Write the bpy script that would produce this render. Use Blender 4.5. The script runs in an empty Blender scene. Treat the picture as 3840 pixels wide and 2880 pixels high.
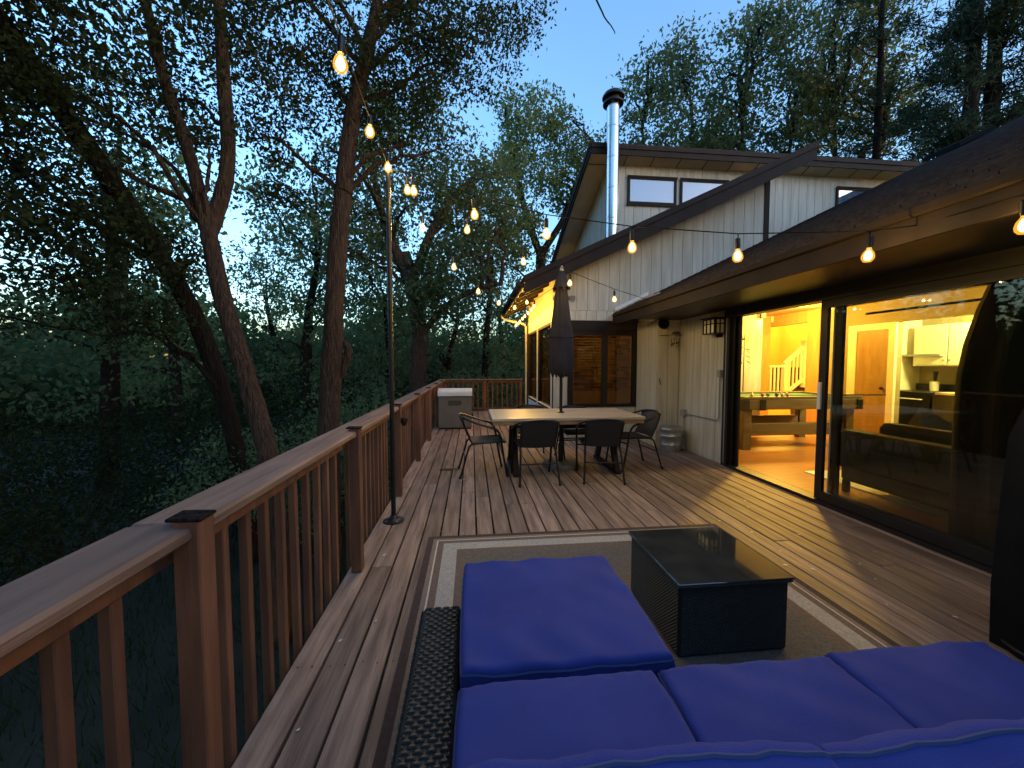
import bpy, math, random
import numpy as np
from mathutils import Vector

R = math.radians
random.seed(7)
rng = np.random.default_rng(11)
sc = bpy.context.scene
COL = sc.collection

# ---------------------------------------------------------------- camera, sky, sun, exposure
cam_d = bpy.data.cameras.new("camera")
cam = bpy.data.objects.new("camera", cam_d)
COL.objects.link(cam)
sc.camera = cam
cam_d.sensor_fit = 'HORIZONTAL'
cam_d.sensor_width = 36.0
cam_d.lens = 13.53
cam_d.clip_start = 0.02
cam_d.clip_end = 800
cam.location = (0, 0, 1.40)
cam.rotation_euler = (R(90 - 2.94), 0, R(-6.0))

world = bpy.data.worlds.new("World")
sc.world = world
world.use_nodes = True
wn = world.node_tree
bgn = wn.nodes['Background']
sky = wn.nodes.new('ShaderNodeTexSky')
sky.sky_type = 'NISHITA'
sky.sun_disc = False
sky.sun_elevation = R(3.0)
sky.sun_rotation = R(125)
sky.ozone_density = 2.7
sky.air_density = 1.0
sky.dust_density = 2.0
wn.links.new(sky.outputs[0], bgn.inputs[0])
bgn.inputs[1].default_value = 0.15

sun_d = bpy.data.lights.new("sun", 'SUN')
sun_d.energy = 0.004
sun_d.angle = R(10)
sun_d.color = (1.0, 0.72, 0.5)
sun = bpy.data.objects.new("sun", sun_d)
COL.objects.link(sun)
sun.rotation_euler = Vector((-math.sin(R(125)), -math.cos(R(125)), -math.tan(R(3)))).to_track_quat('-Z', 'Y').to_euler()

sc.view_settings.view_transform = 'Standard'
sc.view_settings.look = 'None'
sc.view_settings.exposure = 3.25
sc.view_settings.gamma = 1.0
sc.view_settings.use_curve_mapping = False
sc.render.engine = 'CYCLES'
cy = sc.cycles
cy.use_denoising = True
cy.max_bounces = 7
cy.diffuse_bounces = 4
cy.glossy_bounces = 3
cy.transmission_bounces = 4
cy.transparent_max_bounces = 12
cy.caustics_reflective = False
cy.caustics_refractive = False
cy.sample_clamp_indirect = 0.6
try:
    cy.use_light_tree = True
except Exception:
    pass

# ---------------------------------------------------------------- helpers
class MB:
    def __init__(self):
        self.v = []; self.f = []; self.m = []; self.mi = 0
    def add(self, vs, fs):
        b = len(self.v)
        self.v += [tuple(p) for p in vs]
        self.f += [tuple(i + b for i in f) for f in fs]
        self.m += [self.mi] * len(fs)
        return self
    def box(self, x0, x1, y0, y1, z0, z1):
        return self.hexa([(x0,y0,z0),(x1,y0,z0),(x1,y1,z0),(x0,y1,z0),(x0,y0,z1),(x1,y0,z1),(x1,y1,z1),(x0,y1,z1)])
    def hexa(self, p):
        return self.add(p, [(0,3,2,1),(4,5,6,7),(0,1,5,4),(1,2,6,5),(2,3,7,6),(3,0,4,7)])
    def cbox(self, x0, x1, y0, y1, z0, z1, c=0.004):
        c = min(c, (x1-x0)*.45, (y1-y0)*.45, (z1-z0)*.45)
        X = (x0, x1); Y = (y0, y1); Z = (z0, z1)
        vs = []; idx = {}
        for i in (0,1):
            for j in (0,1):
                for k in (0,1):
                    sx, sy, sz = (1-2*i), (1-2*j), (1-2*k)
                    idx[i,j,k,'x'] = len(vs); vs.append((X[i], Y[j]+sy*c, Z[k]+sz*c))
                    idx[i,j,k,'y'] = len(vs); vs.append((X[i]+sx*c, Y[j], Z[k]+sz*c))
                    idx[i,j,k,'z'] = len(vs); vs.append((X[i]+sx*c, Y[j]+sy*c, Z[k]))
        fs = []
        g = lambda i,j,k,a: idx[i,j,k,a]
        for i in (0,1):
            q = [g(i,0,0,'x'), g(i,1,0,'x'), g(i,1,1,'x'), g(i,0,1,'x')]
            fs.append(q if i else q[::-1])
            q = [g(0,i,0,'y'), g(0,i,1,'y'), g(1,i,1,'y'), g(1,i,0,'y')]
            fs.append(q if i else q[::-1])
            q = [g(0,0,i,'z'), g(1,0,i,'z'), g(1,1,i,'z'), g(0,1,i,'z')]
            fs.append(q if i else q[::-1])
        for i in (0,1):
            for j in (0,1):
                q = [g(i,j,0,'x'), g(i,j,1,'x'), g(i,j,1,'y'), g(i,j,0,'y')]
                fs.append(q if (i+j)%2 == 0 else q[::-1])
                q = [g(i,0,j,'x'), g(i,0,j,'z'), g(i,1,j,'z'), g(i,1,j,'x')]
                fs.append(q if (i+j)%2 == 0 else q[::-1])
                q = [g(0,i,j,'y'), g(0,i,j,'z'), g(1,i,j,'z'), g(1,i,j,'y')]
                fs.append(q[::-1] if (i+j)%2 == 0 else q)
                for k in (0,1):
                    t = [g(i,j,k,'x'), g(i,j,k,'y'), g(i,j,k,'z')]
                    fs.append(t if (i+j+k)%2 == 0 else t[::-1])
        return self.add(vs, fs)
    def tube(self, pts, r, n=8, caps=True, closed=False, rough=0.0):
        pts = [Vector(p) for p in pts]
        k = len(pts)
        rs = [r]*k if not hasattr(r, '__len__') else list(r)
        vs = []; fs = []
        prev = None
        for i, p in enumerate(pts):
            a = pts[(i-1) % k] if (i > 0 or closed) else pts[i]
            b = pts[(i+1) % k] if (i < k-1 or closed) else pts[i]
            t = (b - a).normalized()
            if prev is None:
                u = t.orthogonal().normalized()
            else:
                u = (prev - t*prev.dot(t))
                u = u.normalized() if u.length > 1e-6 else t.orthogonal().normalized()
            prev = u
            w = t.cross(u)
            for j in range(n):
                an = 2*math.pi*j/n
                rr = rs[i]
                if rough: rr *= 1 + rough*(.5*math.sin(an*5+math.sin(i*.45)*2.2) + .35*math.sin(an*9-i*.8) + .5*math.sin(an*2+i*.35) + random.uniform(-.5,.5))
                vs.append(p + (u*math.cos(an) + w*math.sin(an))*rr)
        for i in range(k if closed else k-1):
            i2 = (i+1) % k
            for j in range(n):
                j2 = (j+1) % n
                fs.append((i*n+j, i*n+j2, i2*n+j2, i2*n+j))
        if caps and not closed:
            fs.append(tuple(range(n))[::-1]); fs.append(tuple((k-1)*n+j for j in range(n)))
        return self.add(vs, fs)
    def lathe(self, prof, c=(0,0,0), n=20, cap=True):
        vs = []; fs = []
        for (r, z) in prof:
            for j in range(n):
                a = 2*math.pi*j/n
                vs.append((c[0]+r*math.cos(a), c[1]+r*math.sin(a), c[2]+z))
        for i in range(len(prof)-1):
            for j in range(n):
                j2 = (j+1) % n
                fs.append((i*n+j, i*n+j2, (i+1)*n+j2, (i+1)*n+j))
        if cap:
            fs.append(tuple(range(n))[::-1]); fs.append(tuple((len(prof)-1)*n+j for j in range(n)))
        return self.add(vs, fs)
    def prism(self, poly, axis, a, b):
        # poly: 2D points in the two other axes (x: (y,z), y: (x,z), z: (x,y)); extruded a..b
        n = len(poly)
        def P(p, t):
            return (t, p[0], p[1]) if axis == 'x' else (p[0], t, p[1]) if axis == 'y' else (p[0], p[1], t)
        vs = [P(p, a) for p in poly] + [P(p, b) for p in poly]
        fs = [tuple(range(n)), tuple(range(n, 2*n))[::-1]]
        for i in range(n):
            j = (i+1) % n
            fs.append((i, i+n, j+n, j))
        return self.add(vs, fs)
    def beam(self, p, q, w, h, up=(0,0,1)):
        p = Vector(p); q = Vector(q); t = (q-p).normalized()
        s = t.cross(Vector(up)).normalized(); u = s.cross(t)
        vs = []
        for e in (p, q):
            for (a, b) in ((-1,-1),(1,-1),(1,1),(-1,1)):
                vs.append(e + s*(a*w/2) + u*(b*h/2))
        return self.add(vs, [(0,1,2,3),(7,6,5,4),(0,4,5,1),(1,5,6,2),(2,6,7,3),(3,7,4,0)])
    def mesh(self, name, mats, off=(0,0,0), smooth=False):
        me = bpy.data.meshes.new(name)
        o = Vector(off)
        me.from_pydata([Vector(p)-o for p in self.v], [], self.f)
        if not isinstance(mats, (list, tuple)): mats = [mats]
        for m in mats: me.materials.append(m)
        if len(mats) > 1: me.polygons.foreach_set('material_index', self.m)
        if smooth:
            me.polygons.foreach_set('use_smooth', [True]*len(me.polygons))
            try: me.set_sharp_from_angle(angle=R(40))
            except Exception: pass
        me.update()
        return me
    def build(self, name, mats, parent=None, smooth=False, fix=True):
        off = wloc(parent) if parent else Vector((0,0,0))
        me = self.mesh(name, mats, off, smooth)
        if fix: fix_normals(me)
        o = bpy.data.objects.new(name, me)
        COL.objects.link(o)
        if parent: o.parent = parent
        return o

import bmesh
def fix_normals(me):
    bm = bmesh.new(); bm.from_mesh(me)
    bmesh.ops.recalc_face_normals(bm, faces=bm.faces[:])
    bm.to_mesh(me); bm.free()

def wloc(o):
    v = Vector((0,0,0))
    while o:
        v = v + o.location; o = o.parent
    return v

def tag(o, label=None, cat=None, group=None, kind=None):
    if label: o['label'] = label
    if cat: o['category'] = cat
    if group: o['group'] = group
    if kind: o['kind'] = kind
    return o

def thing(name, label, cat, loc=(0,0,0), group=None, kind=None):
    o = bpy.data.objects.new(name, None)
    o.empty_display_size = .1
    COL.objects.link(o); o.location = loc
    return tag(o, label, cat, group, kind)

def inst(name, me, parent, loc=(0,0,0), rot=(0,0,0), scale=None):
    """place a mesh at a WORLD location under parent (parent unrotated)"""
    o = bpy.data.objects.new(name, me); COL.objects.link(o)
    o.parent = parent
    o.location = Vector(loc) - (wloc(parent) if parent else Vector((0,0,0)))
    o.rotation_euler = rot
    if scale: o.scale = scale
    return o

def copy_tree(o, parent=None):
    c = o.copy(); COL.objects.link(c); c.parent = parent
    for ch in list(o.children): copy_tree(ch, c)
    return c

# ---------------------------------------------------------------- materials
MATS = {}
def nodes_of(name):
    m = bpy.data.materials.new(name); m.use_nodes = True
    nt = m.node_tree
    return m, nt, nt.nodes['Principled BSDF']

def mat(name, col, rough=0.6, metal=0.0, var=0.0, scale=8.0, bump=0.0, bscale=60.0, stretch=(1,1,1), objrand=0.0, col2=None, spec=0.5, coat=0.0, detail=6, bdist=.01):
    m, nt, b = nodes_of(name)
    N = nt.nodes; L = nt.links
    b.inputs['Roughness'].default_value = rough
    b.inputs['Metallic'].default_value = metal
    b.inputs['Specular IOR Level'].default_value = spec
    if coat: b.inputs['Coat Weight'].default_value = coat
    tc = N.new('ShaderNodeTexCoord'); mp = N.new('ShaderNodeMapping')
    mp.inputs['Scale'].default_value = stretch
    L.new(tc.outputs['Object'], mp.inputs['Vector'])
    vec = mp.outputs['Vector']
    oi = None
    if objrand:
        oi = N.new('ShaderNodeObjectInfo')
        ad = N.new('ShaderNodeVectorMath'); ad.operation = 'MULTIPLY_ADD'
        cb = N.new('ShaderNodeCombineXYZ')
        for k in range(3): L.new(oi.outputs['Random'], cb.inputs[k])
        L.new(cb.outputs[0], ad.inputs[0]); ad.inputs[1].default_value = (37, 53, 71); L.new(vec, ad.inputs[2])
        vec = ad.outputs[0]
    c1 = tuple(col) + (1,)
    if var or col2 or objrand:
        nz = N.new('ShaderNodeTexNoise'); nz.inputs['Scale'].default_value = scale; nz.inputs['Detail'].default_value = detail
        L.new(vec, nz.inputs['Vector'])
        rp = N.new('ShaderNodeValToRGB')
        if col2:
            a = tuple(col2) + (1,); z = c1
        else:
            a = tuple(max(0, x*(1-var)) for x in col) + (1,); z = tuple(min(1, x*(1+var)) for x in col) + (1,)
        rp.color_ramp.elements[0].position = 0.3; rp.color_ramp.elements[1].position = 0.7
        rp.color_ramp.elements[0].color = a; rp.color_ramp.elements[1].color = z
        L.new(nz.outputs['Fac'], rp.inputs['Fac'])
        out = rp.outputs['Color']
        if objrand:
            hs = N.new('ShaderNodeHueSaturation')
            mr = N.new('ShaderNodeMapRange'); mr.inputs['To Min'].default_value = 1-objrand; mr.inputs['To Max'].default_value = 1+objrand
            L.new(oi.outputs['Random'], mr.inputs['Value']); L.new(mr.outputs[0], hs.inputs['Value'])
            L.new(out, hs.inputs['Color']); out = hs.outputs['Color']
        L.new(out, b.inputs['Base Color'])
    else:
        b.inputs['Base Color'].default_value = c1
    if bump:
        n2 = N.new('ShaderNodeTexNoise'); n2.inputs['Scale'].default_value = bscale; n2.inputs['Detail'].default_value = 4
        L.new(vec, n2.inputs['Vector'])
        bp = N.new('ShaderNodeBump'); bp.inputs['Strength'].default_value = bump; bp.inputs['Distance'].default_value = bdist
        L.new(n2.outputs['Fac'], bp.inputs['Height']); L.new(bp.outputs[0], b.inputs['Normal'])
    MATS[name] = m
    return m

def glow(name, col, strength):
    m = bpy.data.materials.new(name); m.use_nodes = True
    nt = m.node_tree; nt.nodes.clear()
    e = nt.nodes.new('ShaderNodeEmission'); e.inputs[0].default_value = tuple(col)+(1,); e.inputs[1].default_value = strength*2.2
    o = nt.nodes.new('ShaderNodeOutputMaterial'); nt.links.new(e.outputs[0], o.inputs[0])
    return m

def glass(name, tint=(.9,.9,.9), refl=0.06, rough=0.0):
    m = bpy.data.materials.new(name); m.use_nodes = True
    nt = m.node_tree; nt.nodes.clear(); N = nt.nodes; L = nt.links
    t = N.new('ShaderNodeBsdfTransparent'); t.inputs[0].default_value = tuple(tint)+(1,)
    g = N.new('ShaderNodeBsdfGlossy'); g.inputs['Roughness'].default_value = rough; g.inputs['Color'].default_value = (1,1,1,1)
    lw = N.new('ShaderNodeLayerWeight'); lw.inputs['Blend'].default_value = 0.25
    mr = N.new('ShaderNodeMapRange'); mr.inputs['To Min'].default_value = refl; mr.inputs['To Max'].default_value = 0.65
    L.new(lw.outputs['Fresnel'], mr.inputs['Value'])
    mx = N.new('ShaderNodeMixShader'); L.new(mr.outputs[0], mx.inputs[0]); L.new(t.outputs[0], mx.inputs[1]); L.new(g.outputs[0], mx.inputs[2])
    o = N.new('ShaderNodeOutputMaterial'); L.new(mx.outputs[0], o.inputs[0])
    return m

def leafmat(name, c1, c2, trans=0.35):
    m = bpy.data.materials.new(name); m.use_nodes = True
    nt = m.node_tree; nt.nodes.clear(); N = nt.nodes; L = nt.links
    geo = N.new('ShaderNodeNewGeometry')
    rp = N.new('ShaderNodeValToRGB'); rp.color_ramp.elements[0].color = tuple(c1)+(1,); rp.color_ramp.elements[1].color = tuple(c2)+(1,)
    L.new(geo.outputs['Random Per Island'], rp.inputs['Fac'])
    d = N.new('ShaderNodeBsdfDiffuse'); t = N.new('ShaderNodeBsdfTranslucent')
    L.new(rp.outputs['Color'], d.inputs['Color'])
    hs = N.new('ShaderNodeHueSaturation'); hs.inputs['Value'].default_value = 1.7; hs.inputs['Hue'].default_value = 0.48
    L.new(rp.outputs['Color'], hs.inputs['Color']); L.new(hs.outputs[0], t.inputs['Color'])
    mx = N.new('ShaderNodeMixShader'); mx.inputs[0].default_value = trans
    L.new(d.outputs[0], mx.inputs[1]); L.new(t.outputs[0], mx.inputs[2])
    o = N.new('ShaderNodeOutputMaterial'); L.new(mx.outputs[0], o.inputs[0])
    return m

M_plank   = mat('deck_wood', (.34,.235,.18), .6, scale=2.6, col2=(.12,.078,.06), stretch=(9,.8,9), bump=.5, bscale=9, objrand=.30)
M_rail    = mat('rail_wood', (.20,.082,.042), .65, scale=3.0, col2=(.085,.034,.019), stretch=(6,6,.8), bump=.3, bscale=12, objrand=.2)
M_railtop = mat('rail_cap_wood', (.22,.135,.10), .65, scale=2.6, col2=(.10,.058,.043), stretch=(9,.8,9), bump=.35, bscale=10, objrand=.15)
M_siding  = mat('siding_paint', (.61,.58,.51), .6, scale=3.5, col2=(.44,.40,.33), stretch=(4,4,.35), bump=.15, bscale=30, objrand=.035)
M_trim    = mat('brown_trim', (.020,.0125,.0105), .65, spec=.2, var=.25, scale=5, bump=.15, bscale=30)
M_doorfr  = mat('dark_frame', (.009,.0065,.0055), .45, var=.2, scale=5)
M_shingle = mat('shingle', (.070,.053,.05), .9, spec=.2, scale=14, col2=(.03,.023,.022), bump=.5, bscale=90)
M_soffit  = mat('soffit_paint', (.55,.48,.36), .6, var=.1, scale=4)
M_white   = mat('white_trim', (.74,.73,.70), .45, var=.05, scale=6)
M_black   = mat('black_metal', (.022,.021,.023), .38, metal=.6, var=.2, scale=20)
M_wicker  = mat('dark_wicker', (.022,.025,.024), .5, var=.3, scale=40)
M_steel   = mat('stainless', (.72,.74,.78), .22, metal=1.0, var=.06, scale=3, stretch=(4,4,.3))
M_galv    = mat('galvanised', (.46,.47,.47), .38, metal=.9, var=.2, scale=7)
M_cush    = mat('blue_cloth', (.034,.052,.25), .85, var=.10, scale=5, bump=.25, bscale=320, spec=.15)
M_cushd   = mat('blue_piping', (.05,.075,.19), .85, spec=.15)
M_table   = mat('table_top_wood', (.55,.47,.35), .33, scale=3, col2=(.40,.32,.22), stretch=(.6,7,7), bump=.1, bscale=14)
M_tableed = mat('table_edge_wood', (.27,.16,.075), .5, var=.35, scale=5, stretch=(1,6,6))
M_umb     = mat('umbrella_cloth', (.020,.019,.027), .8, var=.2, scale=7, bump=.2, bscale=40, spec=.2)
M_mesh    = mat('sling_cloth', (.016,.017,.020), .6, var=.2, scale=60, bump=.3, bscale=300)
M_box     = mat('deck_box_resin', (.125,.11,.098), .55, var=.1, scale=5)
M_lid     = mat('pale_cover', (.52,.56,.60), .6, var=.1, scale=7, bump=.3, bscale=14)
M_concr   = mat('stone_base', (.16,.15,.13), .8, var=.3, scale=14, bump=.3, bscale=50)
M_glass   = glass('door_glass', (.84,.84,.78), .01)
M_glass2  = glass('window_glass', (.62,.60,.55), .05)
M_glasscl = glass('upper_glass', (.9,.92,.95), .10)
def bulbglass(name, col, st):
    m = bpy.data.materials.new(name); m.use_nodes = True
    nt = m.node_tree; nt.nodes.clear(); N = nt.nodes
    e = N.new('ShaderNodeEmission'); e.inputs[0].default_value = tuple(col)+(1,); e.inputs[1].default_value = st
    t = N.new('ShaderNodeBsdfTransparent'); t.inputs[0].default_value = (.93, .9, .8, 1)
    a = N.new('ShaderNodeAddShader'); nt.links.new(e.outputs[0], a.inputs[0]); nt.links.new(t.outputs[0], a.inputs[1])
    o = N.new('ShaderNodeOutputMaterial'); nt.links.new(a.outputs[0], o.inputs[0]); return m
M_fil = bulbglass('filament_glow', (1, .78, .32), .55)
M_bulb = bulbglass('bulb_glass', (1, .45, .035), .062)
M_bark    = mat('bark', (.085,.058,.043), .95, spec=.15, scale=7, col2=(.035,.024,.02), stretch=(4,4,.7), bump=1.0, bscale=11, bdist=.09)
M_barkd   = mat('dark_bark', (.024,.019,.016), .95, spec=.1, scale=6, col2=(.012,.010,.009), stretch=(3,3,.6), bump=1.0, bscale=11, bdist=.09)
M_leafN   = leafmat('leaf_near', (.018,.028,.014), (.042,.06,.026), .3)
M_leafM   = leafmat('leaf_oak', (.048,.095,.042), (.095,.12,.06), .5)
M_leafL   = leafmat('leaf_light', (.060,.11,.045), (.12,.17,.07), .45)
M_leafB   = leafmat('leaf_bush', (.045,.09,.045), (.10,.15,.075))
M_needle  = leafmat('needle', (.020,.036,.026), (.040,.065,.040), .15)
M_leafD   = leafmat('leaf_shade', (.009,.017,.009), (.022,.034,.016), .15)  # bush leaf darkened; gloom of the left wood put into the colour
M_skyrefl   = mat('pale_blue_shade', (.46,.58,.84), .6)  # blue stands in for the sky mirrored in the upper windows
M_rubber  = mat('black_rubber', (.008,.008,.009), .9, spec=.1)
M_grass   = leafmat('grass_blade', (.014,.027,.013), (.032,.05,.021), .25)
M_ground  = mat('ground', (.020,.025,.014), .95, scale=1.2, col2=(.010,.013,.008), bump=.6, bscale=8)
M_darkcov = mat('black_cover', (.005,.005,.006), .8, spec=.15, var=.3, scale=5, bump=.4, bscale=12)
# interior
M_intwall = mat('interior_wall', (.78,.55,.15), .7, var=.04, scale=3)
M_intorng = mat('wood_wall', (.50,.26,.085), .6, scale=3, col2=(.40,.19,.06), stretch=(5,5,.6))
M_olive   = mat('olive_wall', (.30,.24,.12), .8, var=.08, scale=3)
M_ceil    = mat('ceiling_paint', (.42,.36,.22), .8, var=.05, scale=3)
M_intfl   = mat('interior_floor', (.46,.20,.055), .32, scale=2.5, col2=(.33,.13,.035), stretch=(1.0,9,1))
M_cream   = mat('cream_paint', (.82,.78,.62), .5)
M_door    = mat('tan_door', (.38,.23,.085), .45, scale=5, col2=(.29,.165,.055), stretch=(3,3,.6))
M_dark    = mat('dark_cabinet', (.045,.042,.03), .4, var=.2, scale=4)
M_sofa    = mat('dark_upholstery', (.075,.065,.045), .9, var=.2, scale=6)
M_pool    = mat('pool_wood', (.11,.075,.035), .5, scale=3, col2=(.07,.046,.022), stretch=(.7,5,5))
M_cloth   = mat('green_felt', (.03,.14,.07), .9)
M_stone   = mat('stair_tread', (.10,.075,.06), .9, scale=9, col2=(.05,.037,.03), bump=.6, bscale=30)
M_counter = mat('counter_top', (.62,.57,.40), .3)
M_drape   = mat('black_drape', (.010,.010,.012), .9)
M_blind   = leafmat('bamboo_blind', (.09,.045,.015), (.46,.26,.10), .55)
M_lamp    = glow('lamp_glow', (1.0,.72,.16), .22)
M_panelg  = glow('kitchen_panel_glow', (1.0,.90,.30), .12)
M_sconceg = mat('sconce_glass', (.78,.76,.68), .5)
M_grey    = mat('grey_box', (.28,.275,.26), .5, var=.1, scale=9)
M_rug = [mat('rug_dark', (.055,.035,.032), .95, var=.2, scale=60, bump=.3, bscale=200),
         mat('rug_taupe', (.20,.155,.125), .95, var=.15, scale=60, bump=.3, bscale=200),
         mat('rug_line', (.55,.49,.42), .95, var=.1, scale=60, bump=.3, bscale=200),
         mat('rug_brown', (.14,.10,.08), .95, var=.2, scale=60, bump=.3, bscale=200),
         mat('rug_cream', (.36,.335,.30), .95, var=.2, scale=70, bump=.3, bscale=200),
         mat('rug_centre', (.12,.105,.09), .95, var=.3, scale=90, bump=.4, bscale=200)]

# ---------------------------------------------------------------- ground
g = MB(); nx = 36
for i in range(nx+1):
    for j in range(nx+1):
        x = -170 + 340*i/nx; y = -110 + 340*j/nx
        g.v.append((x, y, -1.75 + .10*math.sin(x*.21)*math.cos(y*.17) - (.02*max(0, -x-3) if x > -40 else .74)))
for i in range(nx):
    for j in range(nx):
        a = i*(nx+1)+j
        g.f.append((a, a+nx+1, a+nx+2, a+1)); g.m.append(0)
tag(g.build('ground', M_ground, smooth=True), kind='structure')
def gz(x, y): return -1.75 + .10*math.sin(x*.21)*math.cos(y*.17) - .02*max(0, -x-3)

# ---------------------------------------------------------------- deck
DX0, DX1, DY0, DY1 = -0.84, 3.47, -1.9, 11.6
deck = thing('deck', None, None, (1.3, 5, 0), kind='structure')
j = MB()
for y in np.arange(DY0+.1, DY1, .6): j.box(DX0+.02, DX1, y-.02, y+.02, -.24, -.036)
j.box(DX0-.012, DX0+.02, DY0, DY1, -.27, -.036)
j.box(DX0, DX1, DY1-.02, DY1+.02, -.27, -.036)
j.build('joist_frame', M_rail, deck)
W = .1465; GAP = .013
nb = int(math.ceil((DX1-DX0)/W))
for i in range(nb):
    x0 = DX0 + i*W; x1 = min(x0 + W - GAP, DX1)
    if x1 - x0 < .03: continue
    cuts = [DY0] + sorted([random.uniform(.2, 1.6), random.uniform(3.3, 5.4), random.uniform(7.2, 9.2)][k] for k in range(3)) + [DY1]
    if i % 3 == 1: cuts = [DY0, random.uniform(2.1, 3.0), random.uniform(6.0, 8.0), DY1]
    # the wing stands on the far part of the deck
    for a, b in zip(cuts[:-1], cuts[1:]):
        if (x0 + x1)/2 > 1.53 and a > 7.1: continue
        if (x0 + x1)/2 > 1.53 and b > 7.2: b = 7.2
        dz = random.uniform(-.0015, .0015)
        m = MB().cbox(-(x1-x0)/2, (x1-x0)/2, -(b-a)/2+.0015, (b-a)/2-.0015, -.036, 0, .004).mesh('plank', M_plank)
        inst('plank', m, deck, ((x0+x1)/2, (a+b)/2, dz), (0, random.uniform(-.004, .004), random.uniform(-.0006, .0006)))
nh = MB()
for y in np.arange(DY0+.1, 7.0, .6):
    for i in range(nb):
        for dx in (.03, W-GAP-.03):
            x = DX0+i*W+dx+random.uniform(-.006,.006)
            if x < DX1-.02:
                yy_ = y+random.uniform(-.012,.012); nh.add([(x+.0045*math.cos(a), yy_+.0045*math.sin(a), .0022) for a in (0,1.05,2.1,3.14,4.19,5.24)], [(0,1,2,3,4,5)])
tag(nh.build('nail_heads', M_black, deck, fix=False), kind='stuff')
# ---------------------------------------------------------------- railings
rl = thing('deck_railing', 'long red brown wooden railing with square balusters along the left deck edge', 'railing', (-.85, 5, 0))
posts = [-1.88, -.36, 1.142, 2.645, 4.145, 5.635, 7.135, 8.635, 10.135, 11.57]
pm = MB().cbox(-.034, .034, -.034, .034, 0, .972, .004).mesh('post', M_rail)
cm = MB().cbox(-.050, .040, -.036, .036, 0, .010, .003).mesh('post_cap', M_barkd)
bm_ = MB().cbox(-.016, .016, -.017, .017, 0, 1.10, .003).mesh('baluster', M_rail)
for k, y in enumerate(posts):
    inst('post', pm, rl, (-.775, y, 0))
    inst('post_cap', cm, rl, (-.775, y, .972), (0, R(2), R(random.uniform(-3, 3))))
for a, b in zip(posts[:-1], posts[1:]):
    n = 10
    for k in range(n):
        y = a + .045 + (b-a-.09)*(k+.7)/(n+.4)
        inst('baluster', bm_, rl, (-.872, y + random.uniform(-.006,.006), -.185), (R(random.uniform(-.4,.4)), R(random.uniform(-.4,.4)), 0))
for a, b in ((-2.0, 1.14), (1.14, 4.145), (4.145, 7.135), (7.135, 11.68)):
    MB().cbox(-.945, -.758, a+.002, b-.002, .918, .957, .009).build('top_rail', M_railtop, rl)
MB().cbox(-.850, -.832, -2.0, 11.6, .845, .917, .004).build('sub_rail', M_rail, rl)
MB().lathe([(.012,-.05),(.022,-.04),(.038,.0),(.04,.03),(.03,.04)], (-.712,4.145,.80), 12).build('post_lamp', M_trim, rl, smooth=True)
MB().box(-.742, -.712, 4.135, 4.155, .80, .82).build('lamp_bracket', M_trim, rl)
fr = thing('deck_railing', 'short railing across the far end of the deck beyond the storage box', 'railing', (.4, 11.6, 0))
for x in (.40, 1.48): inst('post', pm, fr, (x, 11.58, 0))
bm2 = MB().cbox(-.02, .02, -.018, .018, 0, .83, .003).mesh('baluster', M_rail)
for k in range(15):
    x = -.69 + 2.2*k/15
    if abs(x-.4) > .06: inst('baluster', bm2, fr, (x, 11.6, .09))
MB().cbox(-.75, 1.56, 11.51, 11.69, .918, .957, .008).build('top_rail', M_railtop, fr)
MB().cbox(-.75, 1.56, 11.56, 11.575, .845, .917, .004).build('sub_rail', M_rail, fr)
MB().cbox(-.75, 1.56, 11.56, 11.60, .05, .09, .004).build('bottom_rail', M_rail, fr)

# ---------------------------------------------------------------- house
house = thing('house', 'two storey house with pale grooved siding, brown trim and low sloping roofs', 'house', (3.5, 5, 0))
def part(name, mb, m, parent=house, smooth=False, **k): return mb.build(name, m, parent, smooth)

BW = .2032   # board spacing
def boards_x(parent, x, ydir_pairs, face=-1, th=.014):
    """boards standing on a wall x = const; list of (y0, y1, z0, z1)"""
    for (a, b, z0, z1) in ydir_pairs:
        n = max(1, round((b-a)/BW)); w = (b-a)/n
        me = None
        for i in range(n):
            me = me or MB().cbox(min(0, face*th), max(0, face*th), -w/2+.004, w/2-.004, 0, z1-z0, .003).mesh('siding_board', M_siding)
            inst('siding_board', me, parent, (x, a+(i+.5)*w, z0))
def boards_y(parent, y, x0, x1, z0f, z1f, th=.014, sub=None):
    n = max(1, round((x1-x0)/BW)); w = (x1-x0)/n
    for i in range(n):
        a = x0+i*w+.004; b = x0+(i+1)*w-.004
        za, zb, ta, tb = z0f(a), z0f(b), z1f(a), z1f(b)
        if ta-za < .02 and tb-zb < .02: continue
        m = MB().hexa([(a,y-th,za),(b,y-th,zb),(b,y,zb),(a,y,za),(a,y-th,ta),(b,y-th,tb),(b,y,tb),(a,y,ta)])
        m.build('siding_board', M_siding, parent)

# main wall (x = 3.5)
DY_L, DY_R = 4.985, 1.25      # door opening (outer frame)
mw = MB()
mw.box(3.514, 3.62, DY_L, 7.0, -.02, 2.62); mw.box(3.514, 3.62, DY_R, DY_L, 2.16, 2.52); mw.box(3.514, 3.62, -9.0, DY_R, -.02, 2.52)  # wall run back unseen with the roof to block low sky glow
mwall = part('main_wall', mw, M_siding)
boards_x(mwall, 3.514, [(DY_L+.004, 6.196, -.01, 2.47), (DY_R, DY_L, 2.165, 2.47), (-9.0, DY_R-.004, -.01, 2.47)])
# chase in the corner
cw = MB(); cw.box(3.114, 3.512, 6.214, 6.99, -.02, 2.6)
cwall = part('corner_chase', cw, M_siding)
boards_y(cwall, 6.214, 3.10, 3.495, lambda x: -.01, lambda x: 2.55)
boards_x(cwall, 3.114, [(6.217, 6.985, -.01, 2.55)])
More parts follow.
